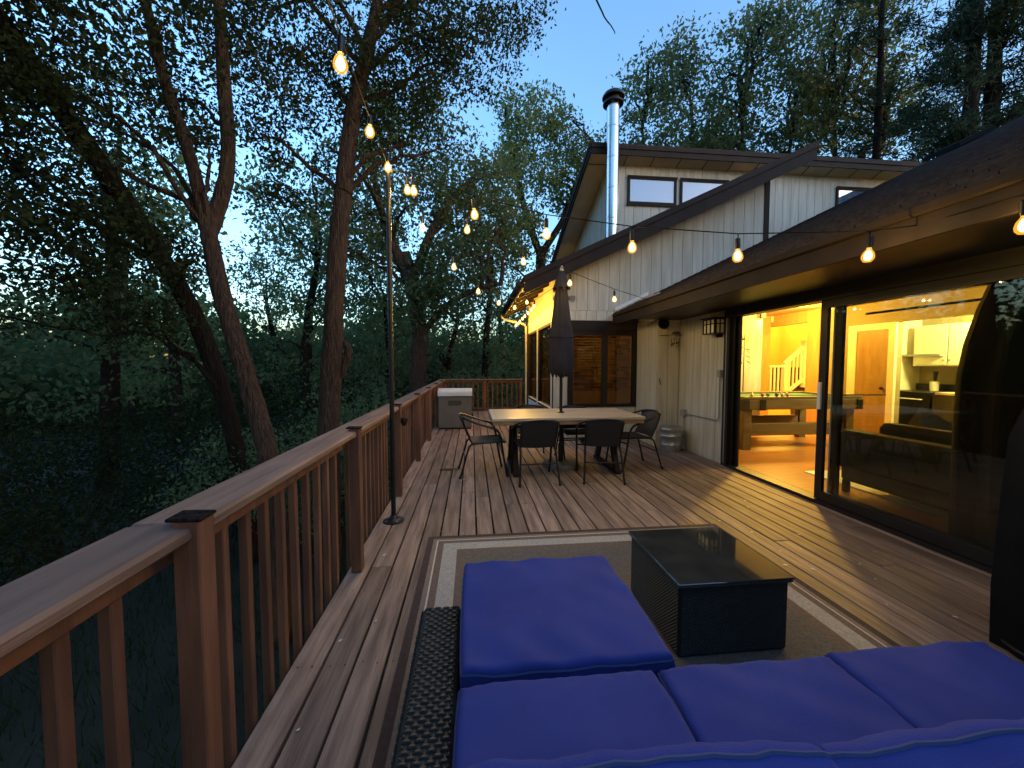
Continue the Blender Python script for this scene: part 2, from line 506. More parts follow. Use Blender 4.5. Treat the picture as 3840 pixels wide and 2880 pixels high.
# gable wall (y = 7)
RS = .472; RZ = lambda x: 2.88 + RS*(x-.89)     # wing roof top surface
und = lambda x: RZ(x) - .16
gw = MB()
gw.hexa([(1.53,7.014,2.2),(5.66,7.014,2.2),(5.66,7.12,2.2),(1.53,7.12,2.2),(1.53,7.014,und(1.53)),(5.66,7.014,und(5.66)),(5.66,7.12,und(5.66)),(1.53,7.12,und(1.53))])
gw.box(1.53, 1.775, 7.014, 7.12, -.02, 2.2); gw.box(1.775, 3.114, 7.014, 7.12, -.02, .60); gw.box(3.108, 5.66, 7.014, 7.12, -.02, 2.2)
gwall = part('gable_wall', gw, M_siding)
boards_y(gwall, 7.014, 1.53, 3.10, lambda x: 2.215, lambda x: 2.385)
boards_y(gwall, 7.014, 1.53, 5.60, lambda x: 2.393, und)
boards_y(gwall, 7.014, 1.535, 1.77, lambda x: 0, lambda x: 2.207)
boards_y(gwall, 7.014, 1.775, 3.098, lambda x: 0, lambda x: .575)
part('corner_trim', MB().box(5.60, 5.70, 6.985, 7.015, 2.3, und(5.65)), M_trim)
part('corner_trim', MB().box(5.67, 5.70, 7.02, 8.5, 2.3, und(5.65)), M_trim)
# right side of the wing above the main roof
part('wing_side_wall', MB().box(5.60, 5.66, 7.125, 8.5, 2.2, und(5.6)), M_siding)
# wing left wall (x = 1.53)
sw = MB()
sw.box(1.53, 1.62, 7.13, 10.42, 2.21, 2.545); sw.box(1.53, 1.62, 7.13, 10.42, 2.557, und(1.53)-.01); sw.box(1.545, 1.60, 7.13, 10.42, 2.54, 2.56)
swall = part('wing_side_wall', sw, M_soffit)
part('wing_base_panel', MB().box(1.53, 1.62, 7.13, 10.42, -.02, .49), M_white)
part('wing_back_wall', MB().box(1.53, 8, 10.43, 10.5, -.5, 3.2), M_siding)
for (a, b) in ((7.13, 7.22), (8.72, 8.80), (10.15, 10.42)): part('wing_wall_post', MB().box(1.532, 1.62, a, b, .49, 2.21), M_trim)
part('corner_post', MB().box(1.505, 1.531, 10.30, 10.45, -.02, 2.9), M_trim)
def window_x(a, b, z0, z1, x):
    fr_ = MB(); t = .05
    for q in ((a, a+t, z0, z1), (b-t, b, z0, z1), (a+t, b-t, z0, z0+t), (a+t, b-t, z1-t, z1)): fr_.box(x-.02, x+.05, *q)
    f = fr_.build('window', M_trim, house)
    MB().box(x+.012, x+.018, a+t, b-t, z0+t, z1-t).build('pane', M_glass2, f)
    MB().box(x-.028, x-.004, a-.03, a+.006, z0, z1).build('jamb_strip', M_white, f)
    MB().box(x-.03, x-.002, a+t, b-t, z0+.05, z0+.065).build('sill_strip', M_white, f)
window_x(7.24, 8.70, .495, 2.205, 1.53)
window_x(8.82, 10.14, .495, 2.205, 1.53)
# gable window
gwin = MB()
for q in ((1.775,1.872,.60,2.205),(3.02,3.108,.60,2.205),(1.872,3.02,.60,.66),(1.872,3.02,1.935,2.205)): gwin.box(q[0], q[1], 6.982, 7.05, q[2], q[3])
gwin.box(1.872, 3.02, 6.965, 6.98, 2.02, 2.06)
gwin = gwin.build('window', M_trim, house)
MB().box(1.872, 3.02, 7.012, 7.018, .66, 1.935).build('pane', M_glass2, gwin)
MB().box(2.43, 2.54, 7.0, 7.03, .66, 1.935).build('mullion', M_doorfr, gwin)
sl = MB()
z = .90
while z < 1.92:
    for (a, b) in ((1.89, 2.46), (2.53, 3.0)):
        x = a
        while x < b:
            L_ = min(b-x, random.uniform(.08, .26))
            t = random.uniform(-.004, .004)
            sl.box(x, x+L_-.006, 7.060+t, 7.064+t, z+random.uniform(0,.006), z+random.uniform(.034, .042))
            x += L_
    z += .052
tag(sl.build('bamboo_blind', M_blind, gwin), kind='stuff')
# wing room box (dark) with a lamp behind the blind
wr = MB()
wr.box(1.62, 5.6, 10.3, 10.4, 0, 2.9); wr.box(1.62, 5.55, 7.13, 10.3, -.04, 0.0); wr.box(1.62, 5.55, 7.13, 10.3, 2.62, 2.66); wr.box(5.0, 5.05, 7.13, 10.3, 0, 2.62)
tag(wr.build('wing_room', M_olive), kind='structure')

# wing roof
def slab(x0, x1, y0, y1, zf, t0, t1, mbx=None):
    mbx = mbx or MB()
    return mbx.hexa([(x0,y0,zf(x0)-t1),(x1,y0,zf(x1)-t1),(x1,y1,zf(x1)-t1),(x0,y1,zf(x0)-t1),(x0,y0,zf(x0)-t0),(x1,y0,zf(x1)-t0),(x1,y1,zf(x1)-t0),(x0,y1,zf(x0)-t0)])
wroof = part('wing_roof', slab(.89, 6.16, 6.50, 10.75, RZ, .035, .10), M_trim)
def shingles(parent, x0, x1, y0, y1, zf, slope, tab=.30, course=.15):
    s = MB(); x = x0; c = 0; k = math.sqrt(1+slope*slope)
    while x < x1:
        xe = min(x+course*1.25/k, x1)
        y = y0 - (tab*.5 if c % 2 else 0)
        while y < y1:
            w = tab*random.uniform(.85, 1.15); a = max(y, y0); b = min(y+w-.006, y1)
            if b-a > .02:
                u = random.uniform(.010, .016); d = random.uniform(0, .008)
                za = zf(x)-.036; zb = zf(xe)-.036
                s.hexa([(x-d,a,za),(xe,a,zb-.004),(xe,b,zb-.004),(x-d,b,za),(x-d,a,za+.022+u*.4),(xe,a,zb+.006),(xe,b,zb+.006),(x-d,b,za+.022+u*.4)])
            y += w
        x += course/k; c += 1
    return tag(s.build('shingles', M_shingle, parent, fix=False), kind='stuff')
shingles(wroof, .87, 6.18, 6.47, 10.75, RZ, RS)
slab(.90, 6.15, 6.462, 6.498, RZ, .03, .30).build('barge_board', M_trim, wroof)
slab(.89, 6.17, 6.43, 6.46, RZ, -.005, .10).build('barge_trim', M_trim, wroof)
MB().box(.86, .888, 6.50, 10.75, RZ(.89)-.20, RZ(.89)-.03).build('fascia', M_trim, wroof)
slab(.95, 1.53, 6.52, 10.7, RZ, .105, .125).build('soffit', M_soffit, wroof)
for y in np.arange(6.9, 10.7, .62):
    MB().hexa([(.93,y,RZ(.93)-.21),(1.52,y,RZ(1.52)-.24),(1.52,y+.045,RZ(1.52)-.24),(.93,y+.045,RZ(.93)-.21),(.93,y,RZ(.93)-.126),(1.52,y,RZ(1.52)-.126),(1.52,y+.045,RZ(1.52)-.126),(.93,y+.045,RZ(.93)-.126)]).build('rafter_tail', M_trim, wroof)
gt = MB(); prof = [(-.055,0),(-.05,-.07),(-.03,-.085),(.0,-.085),(.0,-.08),(-.028,-.078),(-.045,-.066),(-.05,0)]
gt.prism([(.86+p[0], RZ(.89)-.045+p[1]) for p in prof], 'y', 6.52, 10.75)
gt.build('gutter', M_trim, wroof)
MB().tube([(.83,10.55,2.75),(.84,10.55,2.66),(.92,10.53,2.60),(1.2,10.50,2.55),(1.42,10.48,2.50),(1.49,10.47,2.42),(1.50,10.47,0)], .032, 8).build('downspout', M_soffit, wroof, smooth=True)

# main roof near right
NS = .48; NZ = lambda x: 2.37 + NS*(x-2.65)
nroof = part('main_roof', slab(2.65, 12.4, -9.2, 6.985, NZ, .035, .11), M_trim)  # carried back unseen behind the viewer to block low sky glow
MB().box(12.3, 12.4, -9.0, 6.9, -.5, NZ(12.3)-.12).build('end_wall', M_siding, house)
MB().prism([(3.55,-.5),(12.3,-.5),(12.3,NZ(12.3)-.12),(3.55,NZ(3.55)-.12)], 'y', -9.0, -8.9).build('end_wall', M_siding, house)
shingles(nroof, 2.63, 12.4, -1.8, 6.98, NZ, NS, tab=.32, course=.145)
MB().box(2.618, 2.648, -9.2, 6.99, NZ(2.65)-.235, NZ(2.65)-.035).build('fascia', M_trim, nroof)
MB().box(2.648, 3.5, -9.2, 6.19, 2.145, 2.165).build('soffit', M_doorfr, nroof)  # same wood as the trim, near-black here; eave shade put into colour
slab(2.64, 3.55, 6.92, 6.975, NZ, .11, .24).build('barge_board', M_trim, nroof)
MB().hexa([(2.66,6.93,2.17),(3.1,6.93,2.17),(3.1,6.985,2.17),(2.66,6.985,2.17),(2.66,6.93,2.26),(3.1,6.93,2.44),(3.1,6.985,2.44),(2.66,6.985,2.26)]).build('eave_return', M_trim, nroof)
gt2 = MB(); gt2.prism([(2.617+p[0]*.6, NZ(2.65)-.05+p[1]*.6) for p in prof], 'y', -1.8, 6.9); gt2.build('gutter', M_trim, nroof)
MB().hexa([(8.9,6.35,NZ(8.9)+.01),(9.6,6.35,NZ(9.6)+.01),(9.6,6.95,NZ(9.6)+.01),(8.9,6.95,NZ(8.9)+.01),(8.9,6.35,NZ(8.9)+.10),(9.6,6.35,NZ(9.6)+.10),(9.6,6.95,NZ(9.6)+.10),(8.9,6.95,NZ(8.9)+.10)]).build('skylight', M_rubber, nroof)
part('roof_flashing', MB().hexa([(2.66,6.972,NZ(2.66)+.01),(3.3,6.972,NZ(3.3)+.01),(3.3,6.982,NZ(3.3)+.01),(2.66,6.982,NZ(2.66)+.01),(2.66,6.972,NZ(2.66)+.075),(3.3,6.972,NZ(3.3)+.075),(3.3,6.982,NZ(3.3)+.075),(2.66,6.982,NZ(2.66)+.075)]), M_white, nroof)

# upper block
US = .38; UZ = lambda y: 6.10 - US*(y-8.2)
ub = MB()
ub.box(3.05, 13.0, 8.564, 8.64, 2.4, UZ(8.56)-.11)
uwall = part('upper_wall', ub, M_siding)
uw_holes = []
boards_y(uwall, 8.564, 3.05, 13.0, lambda x: max(3.0, (RZ(x) if x < 5.6 else 3.6)-.25), lambda x: UZ(8.56)-.112)
# left wall of the upper block, boards following the roof
ulw = part('upper_side_wall', MB().prism([(8.56,2.9),(13.6,2.9),(13.6,UZ(13.6)-.12),(8.56,UZ(8.56)-.12)], 'x', 3.064, 3.15), M_siding)
yy = 8.555
while yy < 13.5:
    a, b = yy+.004, yy+BW-.004
    MB().hexa([(3.05,a,3.0),(3.064,a,3.0),(3.064,b,3.0),(3.05,b,3.0),(3.05,a,UZ(a)-.125),(3.064,a,UZ(a)-.125),(3.064,b,UZ(b)-.125),(3.05,b,UZ(b)-.125)]).build('siding_board', M_siding, ulw)
    yy += BW
def yslab(x0, x1, y0, y1, t0, t1):
    return MB().hexa([(x0,y0,UZ(y0)-t1),(x1,y0,UZ(y0)-t1),(x1,y1,UZ(y1)-t1),(x0,y1,UZ(y1)-t1),(x0,y0,UZ(y0)-t0),(x1,y0,UZ(y0)-t0),(x1,y1,UZ(y1)-t0),(x0,y1,UZ(y1)-t0)])
uroof = part('upper_roof', yslab(2.56, 13.6, 8.22, 14.0, .02, .09), M_trim)
yslab(2.55, 13.6, 8.19, 14.0, -.012, .018).build('roofing', M_shingle, uroof)
MB().box(2.56, 13.6, 8.185, 8.218, 5.88, 6.075).build('fascia', M_trim, uroof)
MB().box(2.55, 13.6, 8.165, 8.184, 6.0, 6.085).build('fascia_trim', M_trim, uroof)
yslab(2.525, 2.558, 8.2, 14.0, .0, .20).build('barge_board', M_trim, uroof)
yslab(2.505, 2.524, 8.18, 14.0, -.01, .10).build('barge_trim', M_trim, uroof)
yslab(2.56, 3.05, 8.6, 14.0, .092, .11).build('soffit', M_soffit, uroof)
yslab(2.56, 13.6, 8.222, 8.562, .092, .11).build('soffit', M_soffit, uroof)
for x in np.arange(3.4, 13.2, .62):
    yslab(x, x+.014, 8.222, 8.55, .112, .122).build('soffit_batten', M_trim, uroof)
def window_y(x0, x1, z0, z1, y):
    fm = MB(); t = .055
    for q in ((x0-t,x0,z0-t,z1+t),(x1,x1+t,z0-t,z1+t),(x0,x1,z0-t,z0),(x0,x1,z1,z1+t)): fm.box(q[0], q[1], y-.035, y-.002, q[2], q[3])
    fm.box(x0-.08, x1+.08, y-.05, y-.036, z0-.085, z0-.05)
    fm.box(x0-.07, x1+.07, y-.05, y-.036, z1+.04, z1+.075)
    f = fm.build('window', M_trim, house)
    MB().box(x0, x1, y-.022, y-.018, z0, z1).build('pane', M_glasscl, f)
    MB().box(x0, x1, y-.010, y-.004, z0, z1).build('shade', M_skyrefl, f)
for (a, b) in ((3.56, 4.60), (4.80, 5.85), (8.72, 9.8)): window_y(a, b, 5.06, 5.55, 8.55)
# chimney flue
flue = part('chimney_flue', MB().lathe([(.127,0),(.127,.01)], (2.95, 8.0, 3.6), 20), M_steel)
zz = 3.55; k = 0
for L_ in (.30, .62, .62, .62, .62, .50):
    MB().lathe([(.128,0),(.128,L_-.035),(.133,L_-.03),(.133,L_-.006),(.128,L_-.003)], (2.95, 8.0, zz), 22).build('flue_section', M_steel, flue, smooth=True); zz += L_
MB().lathe([(.14,-.02),(.21,.0),(.21,.03),(.15,.055)], (2.95,8.0,zz-.06), 24).build('flue_cap', M_black, flue, smooth=True)
MB().lathe([(.15,.0),(.15,.13)], (2.95,8.0,zz-.02), 18).build('flue_cap', M_black, flue, smooth=True)
MB().lathe([(.205,.06),(.225,.07),(.225,.10),(.19,.155),(.1,.185),(.0,.19)], (2.95,8.0,zz), 24).build('flue_cap', M_black, flue, smooth=True)

# sliding door
sd = MB(); X0, X1 = 3.455, 3.60
sd.box(X0, X1, DY_L-.11, DY_L, 0, 2.16); sd.box(X0, X1, DY_R, DY_R+.1, 0, 2.16); sd.box(X0, X1, DY_R+.1, DY_L-.11, 2.03, 2.16); sd.box(X0-.01, X1, DY_R+.1, DY_L-.11, -.02, .035)
sd.box(3.50, 3.515, DY_L-.16, DY_L-.11, .035, 2.03); sd.box(3.54, 3.56, DY_L-.22, DY_L-.11, .035, 2.03)
sdoor = sd.build('sliding_door', M_doorfr, house)
MB().box(3.452, 3.4545, DY_L-.062, DY_L-.046, .04, 2.03).build('track_strip', M_grey, sdoor)
def dpanel(y0, y1, x):
    p = MB(); t = .075
    for q in ((y0,y0+t,.04,2.03),(y1-t,y1,.04,2.03),(y0+t,y1-t,.04,.13),(y0+t,y1-t,1.95,2.03)): p.box(x, x+.035, q[0], q[1], q[2], q[3])
    f = p.build('door_panel', M_doorfr, sdoor)
    MB().box(x+.014, x+.020, y0+t, y1-t, .13, 1.95).build('pane', M_glass, f)
    return f
pA = dpanel(1.36, 3.53, 3.475)
pB = dpanel(1.38, 3.42, 3.525)
MB().box(3.462, 3.474, 3.37, 3.378, .13, 1.95).build('screen_edge', M_grey, sdoor)
MB().box(3.455, 3.474, 3.485, 3.52, .95, 1.22).build('handle', M_white, sdoor)

# ---------------------------------------------------------------- house interior (structure)
def S(name, mb, m): return tag(mb.build(name, m), kind='structure')
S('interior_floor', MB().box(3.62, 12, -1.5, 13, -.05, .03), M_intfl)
c = MB(); c.box(3.62, 7.2, -1.5, 6.9, 2.5, 2.56); c.box(3.62, 7.2, 6.9, 9.4, 2.55, 2.6)
S('living_room_ceiling', c, M_ceil)
w_ = MB(); w_.box(7.2, 7.3, 5.85, 7.57, .03, 2.5); w_.box(7.2, 7.3, -1.5, 3.4, .03, 2.5); w_.box(7.2, 7.3, 3.4, 5.85, 2.12, 2.5)
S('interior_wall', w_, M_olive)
w_ = MB(); w_.box(7.19, 7.30, 7.575, 8.62, 2.30, 2.9); w_.box(7.17, 7.198, 7.30, 7.60, .03, 2.6); w_.box(7.19,7.30,8.62,9.6,2.30,2.9)
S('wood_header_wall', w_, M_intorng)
w_ = MB(); w_.box(3.62, 12, 12.0, 12.1, 0, 4.2); w_.box(10.4, 10.5, 6.0, 12, 0, 4.2); w_.box(9.4, 10.4, 7.0, 7.1, .03, 3.4); w_.box(7.3, 9.4, 6.9, 7.0, .03, 3.4)
w_.box(7.2, 10.5, 7.0, 12, 3.4, 3.45)
S('stair_hall_wall', w_, M_intwall)
S('room_end_wall', MB().box(3.62, 12, -1.55, -1.5, 0, 2.6), M_olive)
S('room_side_wall', MB().box(3.64, 5.15, 6.93, 7.0, 0.03, 2.55), M_intwall)
# post
post = thing('wooden_post', 'square brown timber post inside the lit doorway behind the pool table', 'post', (6.98, 8.66, .03))
MB().cbox(6.86, 7.10, 8.52, 8.78, .03, 2.55, .01).build('shaft', M_intorng, post)
# low wall and staircase
S('stair_half_wall', MB().box(7.35, 8.55, 9.16, 9.24, .03, .50), M_intwall)
st = thing('staircase', 'indoor staircase with white balustrade and dark treads climbing to the right', 'staircase', (8.3, 9.6, .03))
for k in range(7):
    MB().cbox(7.55+.17*k, 8.9, 9.32, 10.3, .03+.185*k, .03+.185*(k+1)-.006, .012).build('tread', M_stone, st)
for k in range(4):
    MB().cbox(7.75, 8.55-.17*k, 10.34, 11.3, 1.0+.2*k, 1.0+.2*(k+1)-.006, .012).build('tread', M_stone, st)
bl = MB()
for k in range(6):
    x = 7.36+.105*k
    bl = MB().box(x, x+.035, 9.18, 9.215, .50, 1.32); bl.build('baluster', M_cream, st)
MB().box(7.33, 8.06, 9.165, 9.235, 1.32, 1.375).build('handrail', M_cream, st)
MB().box(8.03, 8.15, 9.14, 9.26, .45, 1.40).build('newel_post', M_cream, st)
MB().box(8.58, 8.70, 9.14, 9.26, .80, 1.98).build('newel_post', M_cream, st)
MB().box(8.56, 8.80, 9.13, 9.27, 1.98, 2.02).build('newel_cap', M_cream, st)
MB().beam((8.08,9.2,1.42), (8.62,9.2,1.86), .06, .09).build('handrail', M_cream, st)
MB().beam((8.10,9.2,.62), (8.62,9.2,1.02), .05, .08).build('stringer', M_cream, st)
for k in range(4):
    x = 8.20+.105*k; MB().box(x, x+.035, 9.185, 9.215, .70+.077*k, 1.50+.085*k).build('baluster', M_cream, st)
MB().box(8.74, 8.78, 9.18, 9.22, 1.05, 1.98).build('baluster', M_cream, st)
MB().beam((7.9,11.9,2.25), (8.7,11.9,1.75), .04, .06).build('wall_rail', M_cream, st)

# pool table
pt = thing('pool_table', 'brown wooden pool table standing just inside the open glass door', 'pool table', (5.3, 6.1, .03))
MB().cbox(4.25, 6.30, 5.60, 6.75, .68, .845, .01).build('side_rail', M_pool, pt)
MB().box(4.34, 6.21, 5.70, 6.66, .846, .852).build('bed_cloth', M_cloth, pt)
for q in ((4.25,6.30,5.60,5.69),(4.25,6.30,6.66,6.75),(4.25,4.33,5.69,6.66),(6.22,6.30,5.69,6.66)): MB().cbox(q[0],q[1],q[2],q[3],.847,.885,.006).build('cushion_rail', M_pool, pt)
for (x, y) in ((4.30,5.66),(6.10,5.66),(4.30,6.56),(6.10,6.56)): MB().cbox(x,x+.14,y,y+.12,.03,.68,.006).build('leg', M_pool, pt)
MB().cbox(4.44, 6.10, 5.69, 5.76, .25, .45, .006).build('stretcher', M_pool, pt)
MB().cbox(4.44, 6.10, 6.58, 6.65, .25, .45, .006).build('stretcher', M_pool, pt)
for (x, y) in ((4.235,5.585),(4.52,5.59),(6.21,5.585)): MB().cbox(x, x+.11, y, y+.10, .67, .84, .008).build('corner_trim', M_black, pt)
cols = [(.75,.65,.35),(.6,.1,.05),(.08,.1,.3),(.75,.72,.62),(.5,.25,.05),(.1,.3,.12)]
for k, (x, y) in enumerate([(4.42,5.66),(4.60,5.655),(4.85,5.66),(4.95,5.665),(5.03,5.655),(4.70,5.66)]):
    b = MB(); b.lathe([(.028*math.sin(math.pi*i/8)+.0001, -.028*math.cos(math.pi*i/8)) for i in range(9)], (x, y, .886+.028), 12, cap=False)
    tag(b.build('pool_ball', mat('ball%d' % k, cols[k], .2), smooth=True),
        ['cream pool ball nearest the left corner of the pool table', 'red pool ball on the near rail of the pool table', 'dark blue pool ball in the row on the near rail of the pool table',
         'white pool ball in the row on the near rail of the pool table', 'orange pool ball at the right end of the row on the pool table', 'green pool ball on the near rail of the pool table'][k], 'pool ball', 'pool balls on the table rail')
cue = MB().tube([(5.0,5.72,.90),(6.75,5.62,.90)], [.006,.013], 8)
tag(cue.build('cue_stick', M_trim, smooth=True), 'long thin dark cue stick lying along the edge of the pool table', 'cue')
# house plant leaves
pl = thing('house_plant', 'green leafy plant at the left edge of the lit doorway', 'plant', (5.16, 6.84, .03))
MB().lathe([(.06,0),(.075,.2),(.078,.22)], (5.16,6.84,.03), 14).build('pot', M_white, pl, smooth=True)
MB().tube([(5.16,6.84,.2),(5.14,6.82,1.2),(5.13,6.80,1.95)], [.012,.009,.005], 6).build('stem', M_trim, pl)
for k in range(16):
    a = random.uniform(0, 6.28); z = random.uniform(1.35, 2.0); c0 = Vector((5.13+.02*math.cos(a), 6.80+.02*math.sin(a), z))
    d = Vector((math.cos(a), math.sin(a), random.uniform(-.9, .1))).normalized(); s = d.cross(Vector((0,0,1))).normalized()*.045
    L_ = random.uniform(.12, .2)
    MB().add([c0, c0+d*L_*.5+s, c0+d*L_, c0+d*L_*.5-s], [(0,1,2,3)]).build('leaf', M_leafL, pl, fix=False)
# dark bin under the stairs, seen under the pool table
bn = thing('waste_bin', 'dark brown bin on the hall floor seen beneath the pool table', 'bin', (7.5, 8.15, .03))
MB().lathe([(.10,0),(.13,.36),(.135,.36)], (7.5,8.15,.03), 12).build('body', M_stone, bn, smooth=True)
# kitchen
kd = thing('interior_door', 'closed tan door with cream trim inside the house', 'door', (7.19, 6.2, .03))
MB().box(7.16, 7.19, 5.95, 6.50, .03, 2.01).build('leaf', M_door, kd)
for q in ((5.84,5.95,.03,2.12),(6.50,6.66,.03,2.12),(5.95,6.50,2.01,2.12)): MB().cbox(7.145, 7.199, q[0], q[1], q[2], q[3], .004).build('trim', M_cream, kd)
MB().lathe([(.0,-.03),(.03,-.01),(.03,.01),(.0,.03)], (7.12,6.01,.98), 10, cap=False).build('knob', M_black, kd)
S('kitchen_back_wall', MB().box(8.3, 8.4, 3.0, 6.4, .03, 2.3), M_olive)
S('kitchen_ceiling', MB().box(7.2, 8.4, 3.0, 6.4, 2.30, 2.34), M_cream)
S('kitchen_side_wall', MB().box(7.3, 8.3, 6.34, 6.4, .03, 2.3), M_cream)
S('kitchen_end_wall', MB().box(7.3, 8.3, 3.0, 3.06, .03, 2.3), M_cream)
kp = thing('ceiling_light', 'glowing rectangular light panels set in the kitchen ceiling', 'ceiling light', (7.8, 5, 2.29))
for (a, b) in ((3.3, 4.3), (4.4, 5.3), (5.4, 6.2)): MB().box(7.35, 8.1, a, b, 2.285, 2.298).build('light_panel', M_panelg, kp)
for y in (4.35, 5.35): MB().box(7.33, 8.12, y-.03, y+.03, 2.275, 2.299).build('divider', M_trim, kp)
up = thing('upper_cabinet', 'cream kitchen wall cabinet with small dark knobs', 'cabinet', (8.1, 5.4, 1.38))
MB().box(8.0, 8.3, 4.0, 6.22, 1.37, 2.08).build('carcass', M_cream, up)
for k in range(4):
    a = 4.24+k*.49; MB().cbox(7.975, 7.998, a, a+.47, 1.39, 2.06, .004).build('cabinet_door', M_cream, up)
for y in (5.66, 5.75, 4.68, 4.77): MB().lathe([(.0,-.014),(.014,0),(.0,.014)], (7.965,y,1.47), 8, cap=False).build('knob', M_black, up)
sh = thing('wall_shelf', 'short grey shelf beside the cream kitchen cabinet', 'shelf', (8.1, 6.15, 1.55))
MB().box(7.9, 8.3, 5.75, 6.33, 1.54, 1.58).build('board', M_grey, sh)
lw = thing('kitchen_counter', 'dark kitchen base cabinets with a pale worktop', 'counter', (7.9, 5, .03))
MB().box(7.6, 8.3, 3.1, 5.6, .03, .90).build('base_cabinet', M_dark, lw)
MB().cbox(7.57, 8.3, 3.08, 5.55, .901, .94, .004).build('worktop', M_counter, lw)
rg = thing('range_cooker', 'black oven at the left end of the kitchen counter', 'oven', (7.9, 5.9, .03))
MB().cbox(7.58, 8.28, 5.62, 6.32, .03, .93, .01).build('body', M_black, rg)
MB().tube([(7.55,5.7,.8),(7.55,6.24,.8)], .012, 6).build('handle', M_steel, rg)
MB().box(8.22, 8.29, 5.62, 6.32, .93, 1.05).build('back_panel', M_black, rg)
v_ = thing('utensil_jar', 'white jar of dark utensils on the kitchen counter', 'jar', (8.1, 5.5, .94))
MB().lathe([(.055,0),(.06,.16)], (8.1,5.95,.935), 12).build('jar', M_cream, v_)
for k in range(5): MB().beam((8.1,5.95,1.06), (8.1+random.uniform(-.06,.06),5.95+random.uniform(-.09,.09),1.27), .03, .02).build('utensil', M_black, v_)
tag(MB().cbox(8.0,8.22,5.10,5.30,.94,1.16,.01).build('toaster', M_trim), 'small brown box shaped appliance against the kitchen splashback', 'appliance')
tag(MB().cbox(8.18,8.25,5.42,5.72,.94,1.18,.01).build('trivet_board', mat('checker_tile', (.5,.47,.33), .5, scale=45, col2=(.08,.07,.05))), 'patterned board leaning on the kitchen splashback', 'board')
# indoor sofa
sf = thing('indoor_sofa', 'dark low sofa inside with its back to the glass door', 'sofa', (4.4, 2.7, .03))
MB().cbox(3.95, 4.85, 1.6, 3.72, .16, .44, .03).build('base', M_sofa, sf)
MB().cbox(3.93, 4.14, 1.6, 3.74, .30, .70, .03).build('backrest', M_sofa, sf)
MB().cbox(3.96, 4.88, 3.56, 3.76, .30, .56, .03).build('armrest', M_sofa, sf)
for (a, b) in ((2.66,3.54),(1.74,2.64)): MB().cbox(4.15, 4.36, a, b, .44, .80, .05).build('back_cushion', M_sofa, sf)
for (x, y) in ((3.98,3.66),(4.8,3.66),(3.98,1.7),(4.8,1.7)): MB().box(x, x+.05, y, y+.05, .03, .16).build('leg', M_black, sf)
for k, (y, a) in enumerate(((3.28,.5),(2.98,-.6))):
    c0 = Vector((4.44, y, .70)); q = MB(); r_ = .21
    pp = [(-r_,0,-r_),(0,-.06,-r_*1.0),(r_,0,-r_),(r_*.96,0,0),(r_,0,r_),(0,-.06,r_*.95),(-r_,0,r_),(-r_*.96,0,0)]
    rot = lambda p: (c0.x+p[1]*1.0, c0.y+p[0]*math.cos(a)-p[2]*math.sin(a), c0.z+p[0]*math.sin(a)+p[2]*math.cos(a))
    vs = [rot(p) for p in [(-r_,0,-r_),(r_,0,-r_),(r_,0,r_),(-r_,0,r_)]] + [rot((0,.07,0)), rot((0,-.07,0))]
    q.add(vs, [(0,1,4),(1,2,4),(2,3,4),(3,0,4),(1,0,5),(2,1,5),(3,2,5),(0,3,5)])
    tag(q.build('throw_pillow', M_dark), ['dark throw pillow on the indoor sofa, nearer the brown door', 'dark throw pillow on the indoor sofa, in front of the kitchen counter'][k], 'pillow', 'pillows on the indoor sofa')
tag(MB().box(4.20,6.2,1.2,4.42,.03,.042).build('indoor_rug', M_cream), 'pale rug on the indoor floor beneath the dark sofa', 'rug')
# drape behind the glass at the right end
dr = thing('drape', 'black drape gathered behind the right end of the glass door', 'curtain', (3.72, 1.9, .05))
q = MB(); nn = 34; zs = [.05, .4, .9, 1.3, 1.55, 1.8, 1.98, 2.04]; ed = [2.58, 2.59, 2.60, 2.60, 2.57, 2.51, 2.45, 2.33]
for zi, z in enumerate(zs):
    for k in range(nn):
        t = k/(nn-1); q.v.append((3.70+.035*math.sin(t*38+zi*.15), 1.35+(ed[zi]-1.35)*t, z))
for zi in range(len(zs)-1):
    for k in range(nn-1):
        a = zi*nn+k; q.f.append((a, a+1, a+nn+1, a+nn)); q.m.append(0)
q.build('cloth', M_drape, dr, smooth=True)
MB().tube([(3.70,1.3,2.06),(3.70,2.5,2.06)], .012, 8).build('rod', M_black, dr)
# room lamps and an added doorway fill
lp = thing('ceiling_lamp', 'bright round lamp on the living room ceiling at the top of the glass', 'lamp', (6.15, 4.2, 2.5))
MB().lathe([(.0001,-.10),(.10,-.09),(.17,-.05),(.19,0)], (6.15,4.2,2.5), 20, cap=False).build('lamp_shade', M_lamp, lp, smooth=True)
def lamp(name, loc, power, col, size=.12, parent=None):
    d = bpy.data.lights.new(name, 'POINT'); d.energy = power*2.9; d.color = col; d.shadow_soft_size = size
    o = bpy.data.objects.new(name, d); COL.objects.link(o); o.location = loc; return o
lamp('hall_lamp', (8.2, 8.1, 2.9), 9, (1, .64, .12))
lamp('stair_lamp', (9.3, 10.9, 3.0), 7, (1, .62, .10))
lamp('living_lamp', (6.15, 4.2, 2.30), 3.2, (1, .66, .15))
lamp('doorway_lamp', (5.95, 6.95, 2.42), 20, (1, .57, .085))  # added light without a fixture, brightens floor, side wall and deck
lamp('kitchen_lamp', (7.75, 4.9, 2.2), 20, (1, .84, .28))
lamp('wing_lamp', (3.2, 9.0, 2.2), 1.6, (1, .50, .12))

